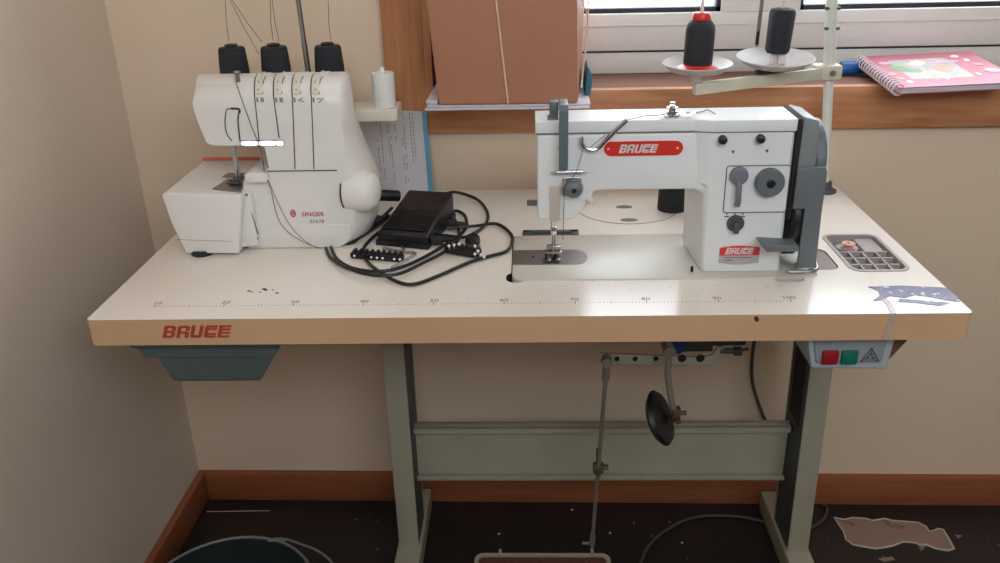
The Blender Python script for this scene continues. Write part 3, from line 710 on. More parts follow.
for v, k in ((.262, 0), (.2640, .08), (.268, .20), (.275, .36), (.286, .55), (.30, .74), (.33, 1), (.3301, 1), (.352, .6), (.362, .9)):
    A_, B_2, kk = (RF, RM, k) if v <= .33 else (RM, RB, (v-.33)/.032)
    cap = prof_z(v)
    rp = [(a[0]+(c[0]-a[0])*kk, a[1]+(c[1]-a[1])*kk) for a, c in zip(A_, B_2)]
    rp[-1] = (rp[-1][0], cap-.006); rp.append((rp[-1][0]-.006, cap))
    ls = .0015*(1-min(1, (v-.262)/.012))
    lp2 = [(.103+ls, cap)] + [(u+(ls if u < .13 else 0), min(z, cap-.004)) for u, z in LP]
    fl_ = min(1, max(0, v-.272)/.075)
    lp2 = [(u-.024*fl_*min(1, max(0, (z-.17)/.09)) if u < .13 else u, z) for u, z in lp2]
    rings.append([(u, v, z) for u, z in rp+lp2])
b = MB(); loft(b, rings)
bo = b.build('body', 'ovl', ov, smooth=50)
b = MB(); b.prism([(.152, .0015), (.301, .0015), (.317, .0105), (.326, .036), (.327, .041), (.28, .0415), (.152, .040)], 'y', OF-.0012, OF+.01, .001); b.build('skirt', 'ovl', ov)
b = MB(); p0, p1 = on_v(258, 171.5, OF-.002), on_v(337, 170.5, OF-.002)
b.tube([(p0.x, OF-.0012, p0.z), (p1.x, OF-.0012, p1.z)], .0008, 6, 0); b.build('cover_seam', 'darkink', ov)
# looper cover block with cloth plate
b = MB(); P = [(.058, .006), (.150, .004), (.166, .020), (.168, .098), (.160, .104), (.045, .110), (.0365, .106), (.043, .060)]
b.prism([(.058, .006), (.144, .004), (.164, .100), (.161, .1035), (.043, .109), (.0355, .106), (.042, .060)], 'y', .230, .420, .004, 3)
b.prism([(.140, .008), (.172, .010), (.172, .098), (.158, .103)], 'y', .247, .30, .003)
lc = b.build('looper_cover', 'ovl', ov, smooth=45)
b = MB(); pA, pB = on_v(176, 238, .2365), on_v(236, 240, .2365); b.tube([(pA.x+.004, .2299, pA.z), (pB.x-.003, .2299, pB.z)], .0005, 6, 0)
pA, pB = on_v(231, 200, .2365), on_v(239, 245, .2365)
b.build('cover_crease', 'tray', lc)
b = MB(); b.tube([(.1735, .250, .030), (.170, .248, .060), (.166, .249, .094)], .0012, 6, 4); b.cyl((.171, .249, .022), (.171, .252, .022), .002, seg=8); b.cyl((.166, .246, .098), (.163, .252, .099), .002, seg=8)
b.build('cover_gap', 'greyink', lc)
b = MB(); pp = [on_z(212, 189, .107), on_z(228, 179, .107), on_z(244, 180, .107), on_z(241, 191, .107)]; pp2 = [on_z(222, 177, .107), on_z(228, 173, .107), on_z(244, 173, .107), on_z(244, 178, .107)]
for Q in (pp, pp2): b.prism([(q.x, q.y) for q in Q], 'z', .1045, .1075, 0)
b.build('stitch_plate', 'steel', ov)
b = MB(); p = on_v(270, 176, .25); b.prism(rrect(.166, .202, .118, .134, .006, 4), 'y', .248, .30, .003)
b.build('cover_grip', 'ovl', ov)
pn = on_z(238, 184, .107)
b = MB(); b.box(pn.x-.004, pn.x+.003, pn.y+.004, pn.y+.009, .112, .178, .001)
for k in range(4): b.cyl((pn.x-.001, pn.y+.004, .125+k*.010), (pn.x-.001, pn.y+.0015, .125+k*.010), .0018, seg=8)
b.build('presser_bar', 'steel2', ov)
b = MB(); b.box(pn.x-.016, pn.x+.006, pn.y-.008, pn.y-.002, .109, .112, .001); b.box(pn.x-.014, pn.x+.002, pn.y+.001, pn.y+.006, .109, .113, .001); b.box(pn.x-.006, pn.x+.006, pn.y-.004, pn.y+.010, .112, .118, .001); b.cyl((pn.x+.002, pn.y, .112), (pn.x+.002, pn.y, .132), .001, seg=6); b.build('presser_foot', 'dkgrey', ov)
b = MB(); pA, pB = on_z(207, 160, .112), on_z(264, 160, .112)
b.cyl((.046, .395, .1170), (.150, .395, .1160), .0030, seg=10, bev=.0008); b.build('cloth_guard', 'orange', ov)
# lamp under the head
b = MB()
for x0, x1 in ((241, 258), (259, 277)):
    p, q_ = on_v((x0+x1)/2, 143.5, OF-.001), on_v(x1, 143.5, OF-.001); rx = q_.x-p.x
    b.prism([(p.x+rx*math.cos(t*PI/9), p.z+.0036*math.sin(t*PI/9)) for t in range(18)], 'y', OF-.0022, OF+.002, .0006, 1)
lp = b.build('work_lamp', 'led', ov)
p = on_v(280, 143.5, OF-.001); b = MB(); b.box(p.x-.0045, p.x+.0045, OF-.002, OF+.002, p.z-.0035, p.z+.0035, .001); b.build('lamp_switch', 'led', lp)
p0, p1 = on_v(241, 143.5, OF), on_v(283, 143.5, OF); b = MB(); b.tube([(x, OF-.0005, z) for x, z in rrect(p0.x-.001, p1.x+.002, p0.z-.0045, p0.z+.0045, .003, 3)], .0006, 6, 0, closed=True); b.build('lamp_rim', 'greyink', lp)
# tension dials in their slots, slot lines and numbers
for i, (xt, xb, yb) in enumerate(((255, 259, 141), (274, 279, 138), (292.5, 295, 169), (311.5, 314, 169))):
    yy = 76
    L1 = [on_top(xt+2, 74.5), on_top(xt+.3, 79), on_top(xt-.4, 85), on_top(xt-.5, 92), on_top(xt, 99), on_v((xt+xb)/2, (99+yb)/2, OF-.0006), on_v(xb, yb, OF-.0006)]
    L2 = [on_top(xt+11, 77), on_top(xt+8.6, 82), on_top(xt+8, 94)]
    b = MB(); b.tube(L1, .0008, 6, 3); b.tube(L2, .0006, 6, 3)
    b.build('dial_slot', 'darkink', ov)
    m_ = on_top(xt, 95)
    b = MB(); rA = [[on_top(xt+ox, y, l) for ox in (1.2, 4, 7.2+(2.5 if y < 80 else 0))] for l in (.0004,) for y in (76.5, 80, 85, 90, 94.5)]
    q = bmesh.new(); G = [[q.verts.new(p+Vector((0, -.0008, .0008))) for p in r] for r in rA]; Gb = [[q.verts.new(p+Vector((0, .003, -.003))) for p in r] for r in rA]
    for X, sg in ((G, 1), (Gb, -1)):
        for a_ in range(4):
            for c_ in range(2):
                f4 = (X[a_][c_], X[a_+1][c_], X[a_+1][c_+1], X[a_][c_+1]); q.faces.new(f4 if sg > 0 else f4[::-1])
    edge = [(r, 0) for r in range(5)]+[(4, 1), (4, 2)]+[(r, 2) for r in (3, 2, 1, 0)]+[(0, 1)]
    for (a_, c_), (d_, e_) in zip(edge, edge[1:]+edge[:1]): q.faces.new((G[a_][c_], Gb[a_][c_], Gb[d_][e_], G[d_][e_]))
    bmesh.ops.recalc_face_normals(q, faces=q.faces); b._add(q)
    dl = b.build('tension_dial', 'ovlc', ov)
    b = MB()
    for j, ch in enumerate(('3', '4')):
        b = MB(); b.text(ch, .0055, Matrix.Translation(on_top(xt+4, 91-j*8, .0022)) @ Matrix.Rotation(math.radians(72-14*j), 4, 'X'), .0001); b.build('dial_number', 'greyink', dl)
    m_ = on_v(xt, 95, OF); b = MB(); b.box(m_.x+.0015, m_.x+.0035, OF-.0008, OF+.0002, m_.z-.011, m_.z-.004)
    if i < 2:
        for j in range(2): b.box(m_.x+.008+j*.003, m_.x+.0095+j*.003, OF-.0008, OF+.0002, m_.z-.011, m_.z-.004)
    elif i == 2: b.tube([(m_.x+.008, OF-.0006, m_.z-.008), (m_.x+.016, OF-.0006, m_.z-.004), (m_.x+.010, OF-.0006, m_.z-.009), (m_.x+.017, OF-.0006, m_.z-.010)], .0007, 5, 0)
    else: b.tube([(m_.x+.008, OF-.0006, m_.z-.006), (m_.x+.018, OF-.0006, m_.z-.005), (m_.x+.010, OF-.0006, m_.z-.012)], .0007, 5, 0)
    b.build('tension_mark', 'greyink', ov)
b = MB(); b.tube([on_v(x, y, OF-.0006) for x, y in ((232, 141), (227, 134), (225, 124), (226, 112), (229, 108.5), (239, 109))], .0008, 6, 4); b.tube([on_v(x, y, OF-.0006) for x, y in ((231, 108.5), (239, 109), (239.5, 113))], .0017, 6, 2)
b.tube([on_v(x, y, OF-.0006) for x, y in ((239, 111), (238, 122), (240, 141))], .0011, 6, 4)
b.build('take_up_slot', 'darkink', ov)
b = MB(); p = on_z(236.5, 73, .29); p = on_v(236.5, 70, .30); b.cyl((p.x, .30, .267), (p.x, .30, .282), .0035, seg=14); b.cyl((p.x, .30, .279), (p.x, .30, .2845), .0055, seg=16, bev=.001); b.build('thread_guide_pin', 'steel', ov)
b = MB()
for x in (267, 287, 305, 326): p = on_v(x, 72, .355); b.box(p.x-.009, p.x+.007, .346, .358, .2685, .2715, .0006); b.cyl((p.x-.004, .352, .2715), (p.x-.004, .352, .2735), .0018, seg=8)
b.build('top_thread_guide', 'silver', ov)
# handwheel
HWC = (.322, .290, .090)
b = MB(); b.lathe([(.030, 0), (.0350, .0012), (.0358, .006), (.0352, .020), (.0335, .034), (.029, .043), (.020, .048), (.010, .0495), (.001, .050)], HWC, (1, -.22, .03), 40)
hw = b.build('handwheel', 'ovl', ov, smooth=50)
b = MB(); b.lathe([(.0357, -.001), (.0362, .0007)], HWC, (1, -.22, .03), 40); b.build('wheel_gap', 'cutout', hw)
# power plug at the right side
b = MB(); p = on_v(384, 195, .36); q_ = on_v(399, 196, .38); b.cyl((p.x-.01, p.y, p.z), (q_.x, q_.y, q_.z), .010, seg=12, bev=.002); b.build('power_plug', 'black', ov)
# feet
for u, v in ((.080, .243), (.31, .29), (.084, .39), (.34, .38)):
    b = MB(); b.lathe([(.017, 0), (.0185, .003), (.0175, .009)], (u, v, 0), (0, 0, 1), 20); b.build('rubber_foot', 'rubber', ov)
# rear spool stand and antenna
b = MB(); b.prism(rrect(.080, .392, .405, .475, .010, 4), 'z', .176, .196, .003); b.box(.15, .30, .385, .41, .10, .18, .004); 
ss = b.build('spool_stand', 'ovlc', ov, smooth=45)
for u, v, h in ((.110, .44, .303), (.183, .44, .303), (.2757, .44, .303), (.366, .44, .266)):
    b = MB(); b.cyl((u, v, .196), (u, v, h-.004), .0035, seg=12, bev=.001); b.build('spool_pin', 'white', ss)
b = MB(); p = on_v(298, 0, .46); q_ = on_v(308, 70, .46); d = (p-q_)
b.cyl(q_-d*.9, q_+d*2.6, .0042, seg=12); b.cyl(q_-d*.9, q_+d*.4, .0050, seg=12)
an = b.build('antenna', 'steel', ss)
top = q_+d*2.6
b = MB(); b.bar(top+Vector((-.15, 0, 0)), top+Vector((.10, 0, 0)), .006, .004, .001)
for k in range(4): b.tube([top+Vector((-.14+k*.075, 0, 0)), top+Vector((-.14+k*.075, -.014, .004)), top+Vector((-.132+k*.075, -.018, 0)), top+Vector((-.138+k*.075, -.008, -.003))], .0012, 6, 4)
b.build('thread_hanger', 'steel', an)
# lettering
p = on_v(313.5, 214.5, OF-.001)
b = MB(); b.text('SINGER', .0100, Matrix.Translation((p.x-.001, OF-.0006, p.z)) @ Matrix.Rotation(PI/2, 4, 'X') @ Matrix.Diagonal((1.12, 1, 1, 1)), .0004)
p = on_v(293, 213.5, OF-.001); b.tube([(p.x-.0048*math.cos(t*PI/10)*.8, OF-.0004, p.z+.0058*math.sin(t*PI/10)) for t in range(20)], .0009, 6, 0, closed=True)
b.tube([(p.x-.002, OF-.0004, p.z-.003), (p.x+.0022, OF-.0004, p.z-.001), (p.x-.0022, OF-.0004, p.z+.0012), (p.x+.002, OF-.0004, p.z+.003)], .0008, 6, 3)
b.build('brand_lettering', 'pinkink', ov)
b = MB(); p = on_v(317, 221.5, OF-.001); b.text('S14-78', .0085, Matrix.Translation((p.x, OF-.0014, p.z)) @ Matrix.Rotation(PI/2, 4, 'X'), .0003); b.build('model_number', mat('teal_grey_ink', (128, 142, 140), .5), ov)
# loose threads hanging over the front
b = MB()
b.tube([on_top(x, y, .002) for x, y in ((236, 76), (237, 84), (240, 94))]+[on_v(x, y, OF-.003) for x, y in ((247, 114), (253, 130), (258, 142))]+[on_v(x, y, OF-.010) for x, y in ((261, 152), (265, 172), (271, 190))]+[on_v(x, y, OF-.012) for x, y in ((276, 212), (284, 228), (300, 240), (318, 248))], .0006, 5, 4)
b.tube([on_v(x, y, OF-.005) for x, y in ((262, 168), (268, 180), (279, 205), (292, 228), (308, 243), (322, 249))], .00045, 5, 4)
b.build('loose_thread', 'gthread', ov)

# ================================================================ THREAD CONES ON THE OVERLOCKER
GRP = 'black thread cones behind the overlocker'
def cone(u, v, z, label, group, lean=(0, 0)):
    t = thing('thread_cone', label, 'thread cone', (u, v, z), group=group)
    b = MB(); b.lathe([(.0252, .002), (.0262, .006), (.0248, .07), (.0225, .101), (.0205, .104), (.011, .105)], (u, v, z), (0, 0, 1), 30); b.build('wound_thread', 'thread', t, smooth=40)
    b = MB(); b.lathe([(.0262, 0), (.0268, .002), (.0262, .0035)], (u, v, z), (0, 0, 1), 30); b.build('cone_base', 'black', t); b = MB(); b.lathe([(.0145, .100), (.0145, .1045), (.011, .106), (.011, .1085), (.0105, .109), (.006, .109), (.0055, .105)], (u, v, z), (0, 0, 1), 24); b.build('cone_tube', 'black', t, smooth=40)
    return t
tops = {.110: [(229, 41, 225, 0)], .183: [(263, 41, 229, -4), (259, 55, 236, 0)], .2757: [(332, 41, 328, 0)]}
labs = {.110: 'black thread cone behind the overlocker, leftmost of its three', .183: 'black thread cone behind the overlocker, middle one with several threads rising', .2757: 'black thread cone behind the overlocker, on the right of the metal antenna rod'}
for u in (.110, .183, .2757):
    t = cone(u, .44, .196, labs[u], GRP)
    b = MB()
    if u == .110: L = [(229, 41, 225, 0)]
    elif u == .183: L = [(262, 42, 232, 0), (259, 54, 229, -2), (273, 40, 270, 0), (279, 41, 272, 0)]
    else: L = [(331, 42, 328, 0)]
    for x0, y0, x1, y1 in L:
        p, q_ = on_v(x0, y0, .44), on_v(x1, y1, .45); d = q_-p
        b.tube([p, p+d*.5+Vector((-.0015, 0, 0)), q_, q_+d*2.2], .0005, 5, 4)
    b.build('thread_end', 'string', t)
# white spool
u, v, z = .366, .44, .196
t = thing('thread_spool', 'small white thread spool on the cream shelf right of the overlocker', 'thread spool', (u, v, z))
b = MB(); b.lathe([(.0190, .002), (.0198, .004), (.0198, .054), (.0188, .057), (.006, .0575)], (u, v, z), (0, 0, 1), 30); b.build('wound_thread', 'wthread', t, smooth=40)
b = MB(); b.lathe([(.019, 0), (.0192, .002)], (u, v, z), (0, 0, 1), 26); b.build('spool_base', 'white', t)

# ================================================================ FOOT PEDAL, CABLES, SMALL TOOLS
pd = thing('foot_pedal', 'black ribbed foot pedal lying on the table beside the overlocker', 'foot pedal', (.42, .34, 0))
c00, c10, c11, c01 = (.362, .270), (.452, .246), (.485, .400), (.400, .418)
def lerp2(a, c, t): return (a[0]+(c[0]-a[0])*t, a[1]+(c[1]-a[1])*t)
def quad(c, z): return [(p[0], p[1], z) for p in c]
def inset(c, k):
    m = (sum(p[0] for p in c)/4, sum(p[1] for p in c)/4); return [lerp2(p, m, k) for p in c]
base = (c00, c10, c11, c01)
b = MB(); loft(b, [quad(base, .001), quad(base, .010), [(p[0], p[1], .010) for p in inset(base, .04)]])
b.build('pedal_base', 'black', pd)
tp = inset(base, .05); hz = (.020, .020, .048, .048)
b = MB(); loft(b, [[(p[0], p[1], .008) for p in tp], [(p[0], p[1], h) for p, h in zip(tp, hz)], [(p[0], p[1], h+.003) for p, h in zip(inset(base, .12), hz)]])
bm_ = b.bm; tb_ = b.build('pedal_plate', mat('pedal_black', (30, 30, 33), .32, var=.1), pd)
b = MB()
t2 = inset(base, .16)
for k in range(9):
    s_ = .04+k*.062; a_ = lerp2(t2[0], t2[3], s_); c_ = lerp2(t2[1], t2[2], s_); zz = .0235+(.0275)*(s_*.72+.1)
    b.bar((a_[0], a_[1], zz+.0002), (c_[0], c_[1], zz+.0002), .0045, .0034, .001)
b.build('pedal_rib', 'black', tb_)
b = MB(); b.box(.474, .492, .330, .345, .005, .020, .003); b.cyl((.488, .337, .013), (.512, .338, .010), .005, .003, seg=10); b.build('cable_socket', 'rubber', pd); b = MB(); b.box(.455, .475, .256, .268, .004, .018, .003); b.cyl((.47, .268, .011), (.492, .272, .008), .0055, .0035, seg=10); b.build('cable_socket', 'rubber', pd)
def tp_(x, y, z=.004): q = on_z(x, y, z); return (q.x, q.y, z)
b = MB()
b.tube([tp_(440, 196, .02), tp_(455, 192, .012), tp_(478, 200), tp_(488, 215), tp_(482, 228), tp_(465, 237, .006), tp_(450, 236, .008), tp_(434, 234, .009)], .0028, 8, 6)
b.tube([tp_(447, 228, .008), tp_(475, 226, .009), tp_(497, 224, .004), tp_(512, 236), tp_(508, 250), tp_(490, 256), tp_(470, 262, .004), tp_(440, 275), tp_(415, 284), tp_(398, 282), tp_(380, 272, .006), tp_(368, 262), tp_(363, 250), tp_(372, 238), tp_(385, 228, .010)], .0028, 8, 6)
b.tube([tp_(326, 248), tp_(331, 258), tp_(348, 268, .008), tp_(372, 275, .009), tp_(398, 274, .009), tp_(425, 262, .008), tp_(447, 250, .008), tp_(459, 238, .008), tp_(456, 223, .008), tp_(448, 216, .012)], .0028, 8, 6)
b.tube([tp_(331, 247), tp_(338, 260, .004), tp_(356, 269), tp_(385, 271), tp_(412, 263), tp_(440, 248, .004), tp_(463, 232, .004), tp_(466, 218, .004), tp_(458, 211, .004), tp_(448, 212, .012)], .0028, 8, 6)
b.tube([tp_(352, 241), tp_(366, 232, .006), tp_(380, 222, .010), tp_(388, 216, .012)], .0050, 8, 5)
b.tube([tp_(356, 239, .006), tp_(372, 227, .008), tp_(392, 208, .016)], .0028, 8, 5)
b.build('power_cable', 'cable', pd)
b = MB(); p = Vector(tp_(472, 241, .006)); b.lathe([(.012, 0), (.013, .004), (.011, .014), (.004, .016)], (p.x, p.y, .001), (.2, -.3, 1), 18); b.cyl((p.x-.004, p.y-.004, .008), (p.x+.006, p.y-.03, .008), .008, .006, seg=12, bev=.001)
b.build('mains_plug', 'black', pd)
# strip of machine needles / screws
p0, p1 = on_z(352, 255, .004), on_z(403, 259, .004)
sc = thing('needle_case', 'small black ridged case with a row of white dots, left of the metal key', 'case', ((p0.x+p1.x)/2, (p0.y+p1.y)/2, 0))
b = MB(); b.bar((p0.x, p0.y, .006), (p1.x, p1.y, .006), .016, .010, .002)
for k in range(9):
    q_ = p0.lerp(p1, (k+.5)/9); b.bar((q_.x, q_.y-.007, .0125), (q_.x+.002, q_.y+.007, .0125), .005, .004, .001)
cs = b.build('case_body', 'black', sc)
for k in (0, 3, 4, 5, 7, 8):
    q_ = p0.lerp(p1, (k+.5)/9); b = MB(); b.lathe([(.0022, 0), (.0018, .0016), (.0003, .002)], (q_.x+.001, q_.y-.0075, .006), (0, -1, .3), 10); b.build('white_dot', 'white', cs)
# allen key
b = MB(); b.tube([tp_(383, 248, .0025), tp_(404, 252, .0025), tp_(414, 253, .0025), tp_(413, 256, .0025), tp_(392, 268, .0025)], .0024, 6, 3)
b.tube([tp_(402, 246, .003), tp_(404, 250, .003)], .002, 6, 0)
single(b, 'allen_key', 'steel', 'bent steel key lying between the two black ridged cases', 'tool', base=tuple(on_z(404, 252)))
# second ridged case with white-headed pins
p0, p1 = on_z(446, 249, .006), on_z(480, 254, .006)
pc = thing('pin_case', 'black ribbed holder of white headed pins in front of the pedal cables', 'pin holder', ((p0.x+p1.x)/2, (p0.y+p1.y)/2, 0))
b = MB(); b.bar((p0.x, p0.y, .008), (p1.x, p1.y, .007), .020, .013, .004)
for k in range(8):
    q_ = p0.lerp(p1, (k+.5)/8); b.bar((q_.x, q_.y-.009, .0152), (q_.x+.003, q_.y+.008, .0152), .0035, .003, .001)
pb_ = b.build('case_body', 'black', pc)
for x, y, z in ((449, 246, .020), (454, 245, .021), (459, 244, .021), (475, 246, .020), (478, 251, .016), (475, 254, .012), (481, 255, .008), (484, 257, .006)):
    q_ = on_z(x, y, z); b = MB(); b.lathe([(.0003, -.0026), (.0018, -.0018), (.0026, 0), (.0018, .0018), (.0003, .0026)], q_, (0, 0, 1), 10); b.cyl(q_, (q_.x, q_.y+.006, max(.004, q_.z-.008)), .0005, seg=5); b.build('pin_head', 'white', pc)

# leaflet in a blue edged sleeve leaning on the wall
lf = thing('leaflet', 'printed leaflet in a blue edged sleeve leaning on the wall behind the overlocker', 'leaflet', (.37, .552, 0))
V0, V1 = .545, .590; ZT = .168
def lfp(u, t): return (u, V0+(V1-V0)*t, .001+ZT*t)
b = MB()
def slab(b, pts, th=.0012, mi=0):
    q = bmesh.new(); a = [q.verts.new(p) for p in pts]; c = [q.verts.new((p[0], p[1]+th, p[2])) for p in pts]; n = len(pts)
    q.faces.new(a); q.faces.new(c[::-1])
    for i in range(n): q.faces.new((a[i], c[i], c[(i+1) % n], a[(i+1) % n]))
    bmesh.ops.recalc_face_normals(q, faces=q.faces); b._add(q, mi)
slab(b, [lfp(.295, 0), lfp(.421, 0), lfp(.411, 1), lfp(.285, 1)])
sh_ = b.build('sheet', 'hide', lf)
b = MB(); slab(b, [lfp(.4205, 0), lfp(.4300, 0), lfp(.4200, 1), lfp(.4105, 1)], .0018); 
slab(b, [(.305, .520, .001), (.352, .520, .001), (.356, .545, .006), (.300, .545, .006)], .002)
bl = b.build('sleeve_edge', 'bluefold', lf); bl['label'] = 'blue edge of the sleeve'
b = MB()
for k, (u, t0, t1) in enumerate(((.330, .25, .85), (.338, .15, .8), (.352, .3, .9), (.356, .1, .92), (.366, .45, .88), (.378, .12, .62), (.383, .12, .9), (.396, .35, .9), (.401, .3, .9))):
    n = int((t1-t0)*22)
    for j in range(n):
        if random.random() < .18: continue
        a0 = t0+(t1-t0)*j/n; a1 = a0+(t1-t0)/n*.75; slab(b, [(lfp(u, a0)[0]-.010*a0, lfp(u, a0)[1]-.0006, lfp(u, a0)[2]), (lfp(u+.0012, a0)[0]-.010*a0, lfp(u, a0)[1]-.0006, lfp(u, a0)[2]), (u+.0012-.010*a1, lfp(u, a1)[1]-.0006, lfp(u, a1)[2]), (u-.010*a1, lfp(u, a1)[1]-.0006, lfp(u, a1)[2])], .0004)
b.build('printed_lines', 'greyink', sh_)

# ================================================================ THREAD STAND WITH TWO SPOOLS
ts = thing('thread_stand', 'cream steel thread stand pole with two dished spool plates behind the machine', 'thread stand', (1.165, .525, 0))
PV = .525
pb0 = on_v(824, 193, PV); pt0 = on_v(832, 0, PV)
d = (pt0-pb0).normalized()
pol = lambda z: pb0+(pt0-pb0)*((z-pb0.z)/(pt0.z-pb0.z))
zc = on_v(829, 66, PV).z
b = MB(); b.cyl(pol(.0), pol(zc), .0085, seg=20); b.cyl(pol(zc-.0), pol(.9), .0105, seg=20)
pb_ = b.build('pole', mat('stand_cream', (212, 211, 203), .4), ts)
b = MB(); b.lathe([(.022, 0), (.022, .004), (.013, .008), (.012, .02)], pol(0), (0, 0, 1), 24)
b.build('base_flange', 'dkgrey', ts)
AR = mat('arm_cream', (198, 192, 172), .45)
c_ = pol(zc-.006)
b = MB(); e0 = on_v(694, 89, .40); e0b = Vector((e0.x, .40, e0.z))
b.bar(e0b, (c_.x-.02, c_.y-.016, c_.z-.004), .012, .020, .002); b.box(c_.x-.03, c_.x+.018, c_.y-.020, c_.y+.014, c_.z-.016, c_.z+.010, .004)
b.cyl((c_.x+.0, c_.y-.016, c_.z-.003), (c_.x, c_.y-.024, c_.z-.003), .005, seg=10, mi=1)
b.build('arm', [AR, 'steel'], ts)
b = MB(); c2 = on_v(775, 64, .475)
b.bar((c2.x-.035, .46, c2.z-.012), (c_.x-.01, c_.y, c_.z), .012, .010, .002); b.build('arm', 'dkgrey', ts)
b = MB(); 
for x, y in ((841, 21), (841, 27), (821, 21), (821, 27)): pass
for zz, sx in ((on_v(830, 8, PV).z, 1), (on_v(830, 28, PV).z, 1)):
    q_ = pol(zz); b.cyl((q_.x-.013, q_.y-.006, q_.z), (q_.x+.013, q_.y-.006, q_.z), .0028, seg=8)
b.build('pole_screw', 'dkgrey', ts)
PM = mat('plate_grey_cream', (176, 170, 166), .45)
def plate(c, R, tilt, name='spool_plate'):
    b = MB(); b.lathe([(.008, -.004), (.020, -.003), (R*.8, .001), (R, .011), (R+.0012, .0125), (R, .0135), (R*.8, .0040), (.018, -.001), (.001, 0)], (0, 0, 0), (0, 0, 1), 44, cap=False)
    bmesh.ops.transform(b.bm, matrix=Matrix.Translation(c) @ Matrix.Rotation(tilt, 4, 'X'), verts=b.bm.verts)
    return b.build(name, PM, ts, smooth=50)
c1 = on_v(697, 70.5, .415); pl1 = plate(c1, .0570, .05)
c2 = on_v(775, 64, .47); pl2 = plate(c2, .0645, .10)
b = MB(); b.cyl(c1+Vector((0, 0, -.022)), c1, .010, seg=14); b.cyl(c1, c1+Vector((.002, 0, .14)), .003, seg=10); b.build('spool_pin', 'silver', pl1)
b = MB(); b.cyl(c2+Vector((0, 0, -.012)), c2, .010, seg=14); b.cyl(c2, c2+Vector((.006, 0, .20)), .0026, seg=10); b.box(c2.x-.010, c2.x-.003, c2.y-.006, c2.y+.004, c2.z, c2.z+.018, .001); b.box(c2.x+.003, c2.x+.016, c2.y-.006, c2.y+.004, c2.z, c2.z+.018, .001); b.build('spool_pin', 'silver', pl2)
q0, q1 = on_v(756.5, 47, .50), on_v(762, 0, .50); d = q1-q0
b = MB(); b.cyl(q0, q0+d*.06, .0015, seg=8); b.cyl(q0+d*.05, q0+d*.36, .0032, seg=10, mi=1); b.cyl(q0+d*.34, q0+d*2.2, .0034, seg=10); b.build('guide_rod', ['rod', 'black'], ts)
# black cone with red base and cap
z0 = c1.z+.003
t = thing('thread_cone', 'tall black thread cone with red cap and red base on the left plate', 'thread cone', (c1.x, c1.y, z0))
b = MB(); b.lathe([(.0225, .006), (.0238, .009), (.0240, .062), (.0222, .071), (.0165, .078), (.014, .080)], (c1.x, c1.y, z0), (.02, 0, 1), 32); b.build('wound_thread', 'thread', t, smooth=40)
b = MB(); b.lathe([(.0345, 0), (.034, .002), (.0238, .006), (.0225, .0085)], (c1.x, c1.y, z0), (.02, 0, 1), 36); q_ = b.build('cone_base', 'red', t, smooth=40); q_['label'] = 'red base'
b = MB(); b.lathe([(.0142, .077), (.0152, .080), (.0148, .088), (.0125, .0905), (.004, .091)], (c1.x, c1.y, z0), (.02, 0, 1), 28); q_ = b.build('cone_cap', 'red', t, smooth=40); q_['label'] = 'red cap'
z0 = c2.z+.018; 
b = MB(); b.lathe([(.006, 0), (.0175, .001), (.0205, .006), (.0218, .067), (.0195, .073), (.010, .075), (.004, .075)], (c2.x+.001, c2.y, z0), (.04, 0, 1), 32)
single(b, 'thread_spool', 'thread', 'dark straight sided thread spool on the right plate near the pole', 'thread spool', base=(c2.x, c2.y, z0), smooth=40)
cone(.876, .436, .0, 'black thread cone standing on the table behind the zigzag machine arm', None)

# bobbin in the tray, torn film, tape strip
b = MB(); b.lathe([(.0105, 0), (.0105, .0015), (.006, .002), (.006, .007), (.0105, .0075), (.0105, .009), (.003, .009), (.003, .0)], (1.1295, .250, -.0058), (0, 0, 1), 24, cap=False)
single(b, 'bobbin', 'bobbin', 'small coppery bobbin lying in the grey tray sunk in the table', 'bobbin', base=(1.1295, .250, -.0058))
b = MB()
top_ = [on_z(x, y) for x, y in ((868, 287), (900, 286), (945, 288), (950, 291), (957, 297), (960, 302), (945, 300), (930, 297), (915, 295), (905, 298), (890, 296), (882, 300), (873, 301), (880, 296), (878, 291))]
b.prism([(q.x, q.y) for q in top_], 'z', .0002, .0008)
pp = [on_z(x, y) for x, y in ((900, 299), (925, 301), (950, 303), (940, 306), (915, 303), (898, 302))]; b.prism([(q.x, q.y) for q in pp], 'z', .0002, .0006)
single(b, 'torn_film', 'film', 'torn purple protective film stuck to the right front table corner', 'film', base=tuple(on_z(910, 293)))
b = MB(); pts = [on_z(884, 299, .001), on_z(889, 304, .001), on_z(893, 312.5, .001)]
pts += [Vector((pts[-1].x, -.0015, -.002)), on_v(892, 320, -.0015), on_v(889, 330, -.0015), on_v(886, 339, -.0015)]
b.tube(pts, .004, 8, 4, flat=(1, .15)); single(b, 'tape_strip', 'tape', 'clear tape strip folded over the table edge above the switch box', 'tape', base=tuple(pts[0]))

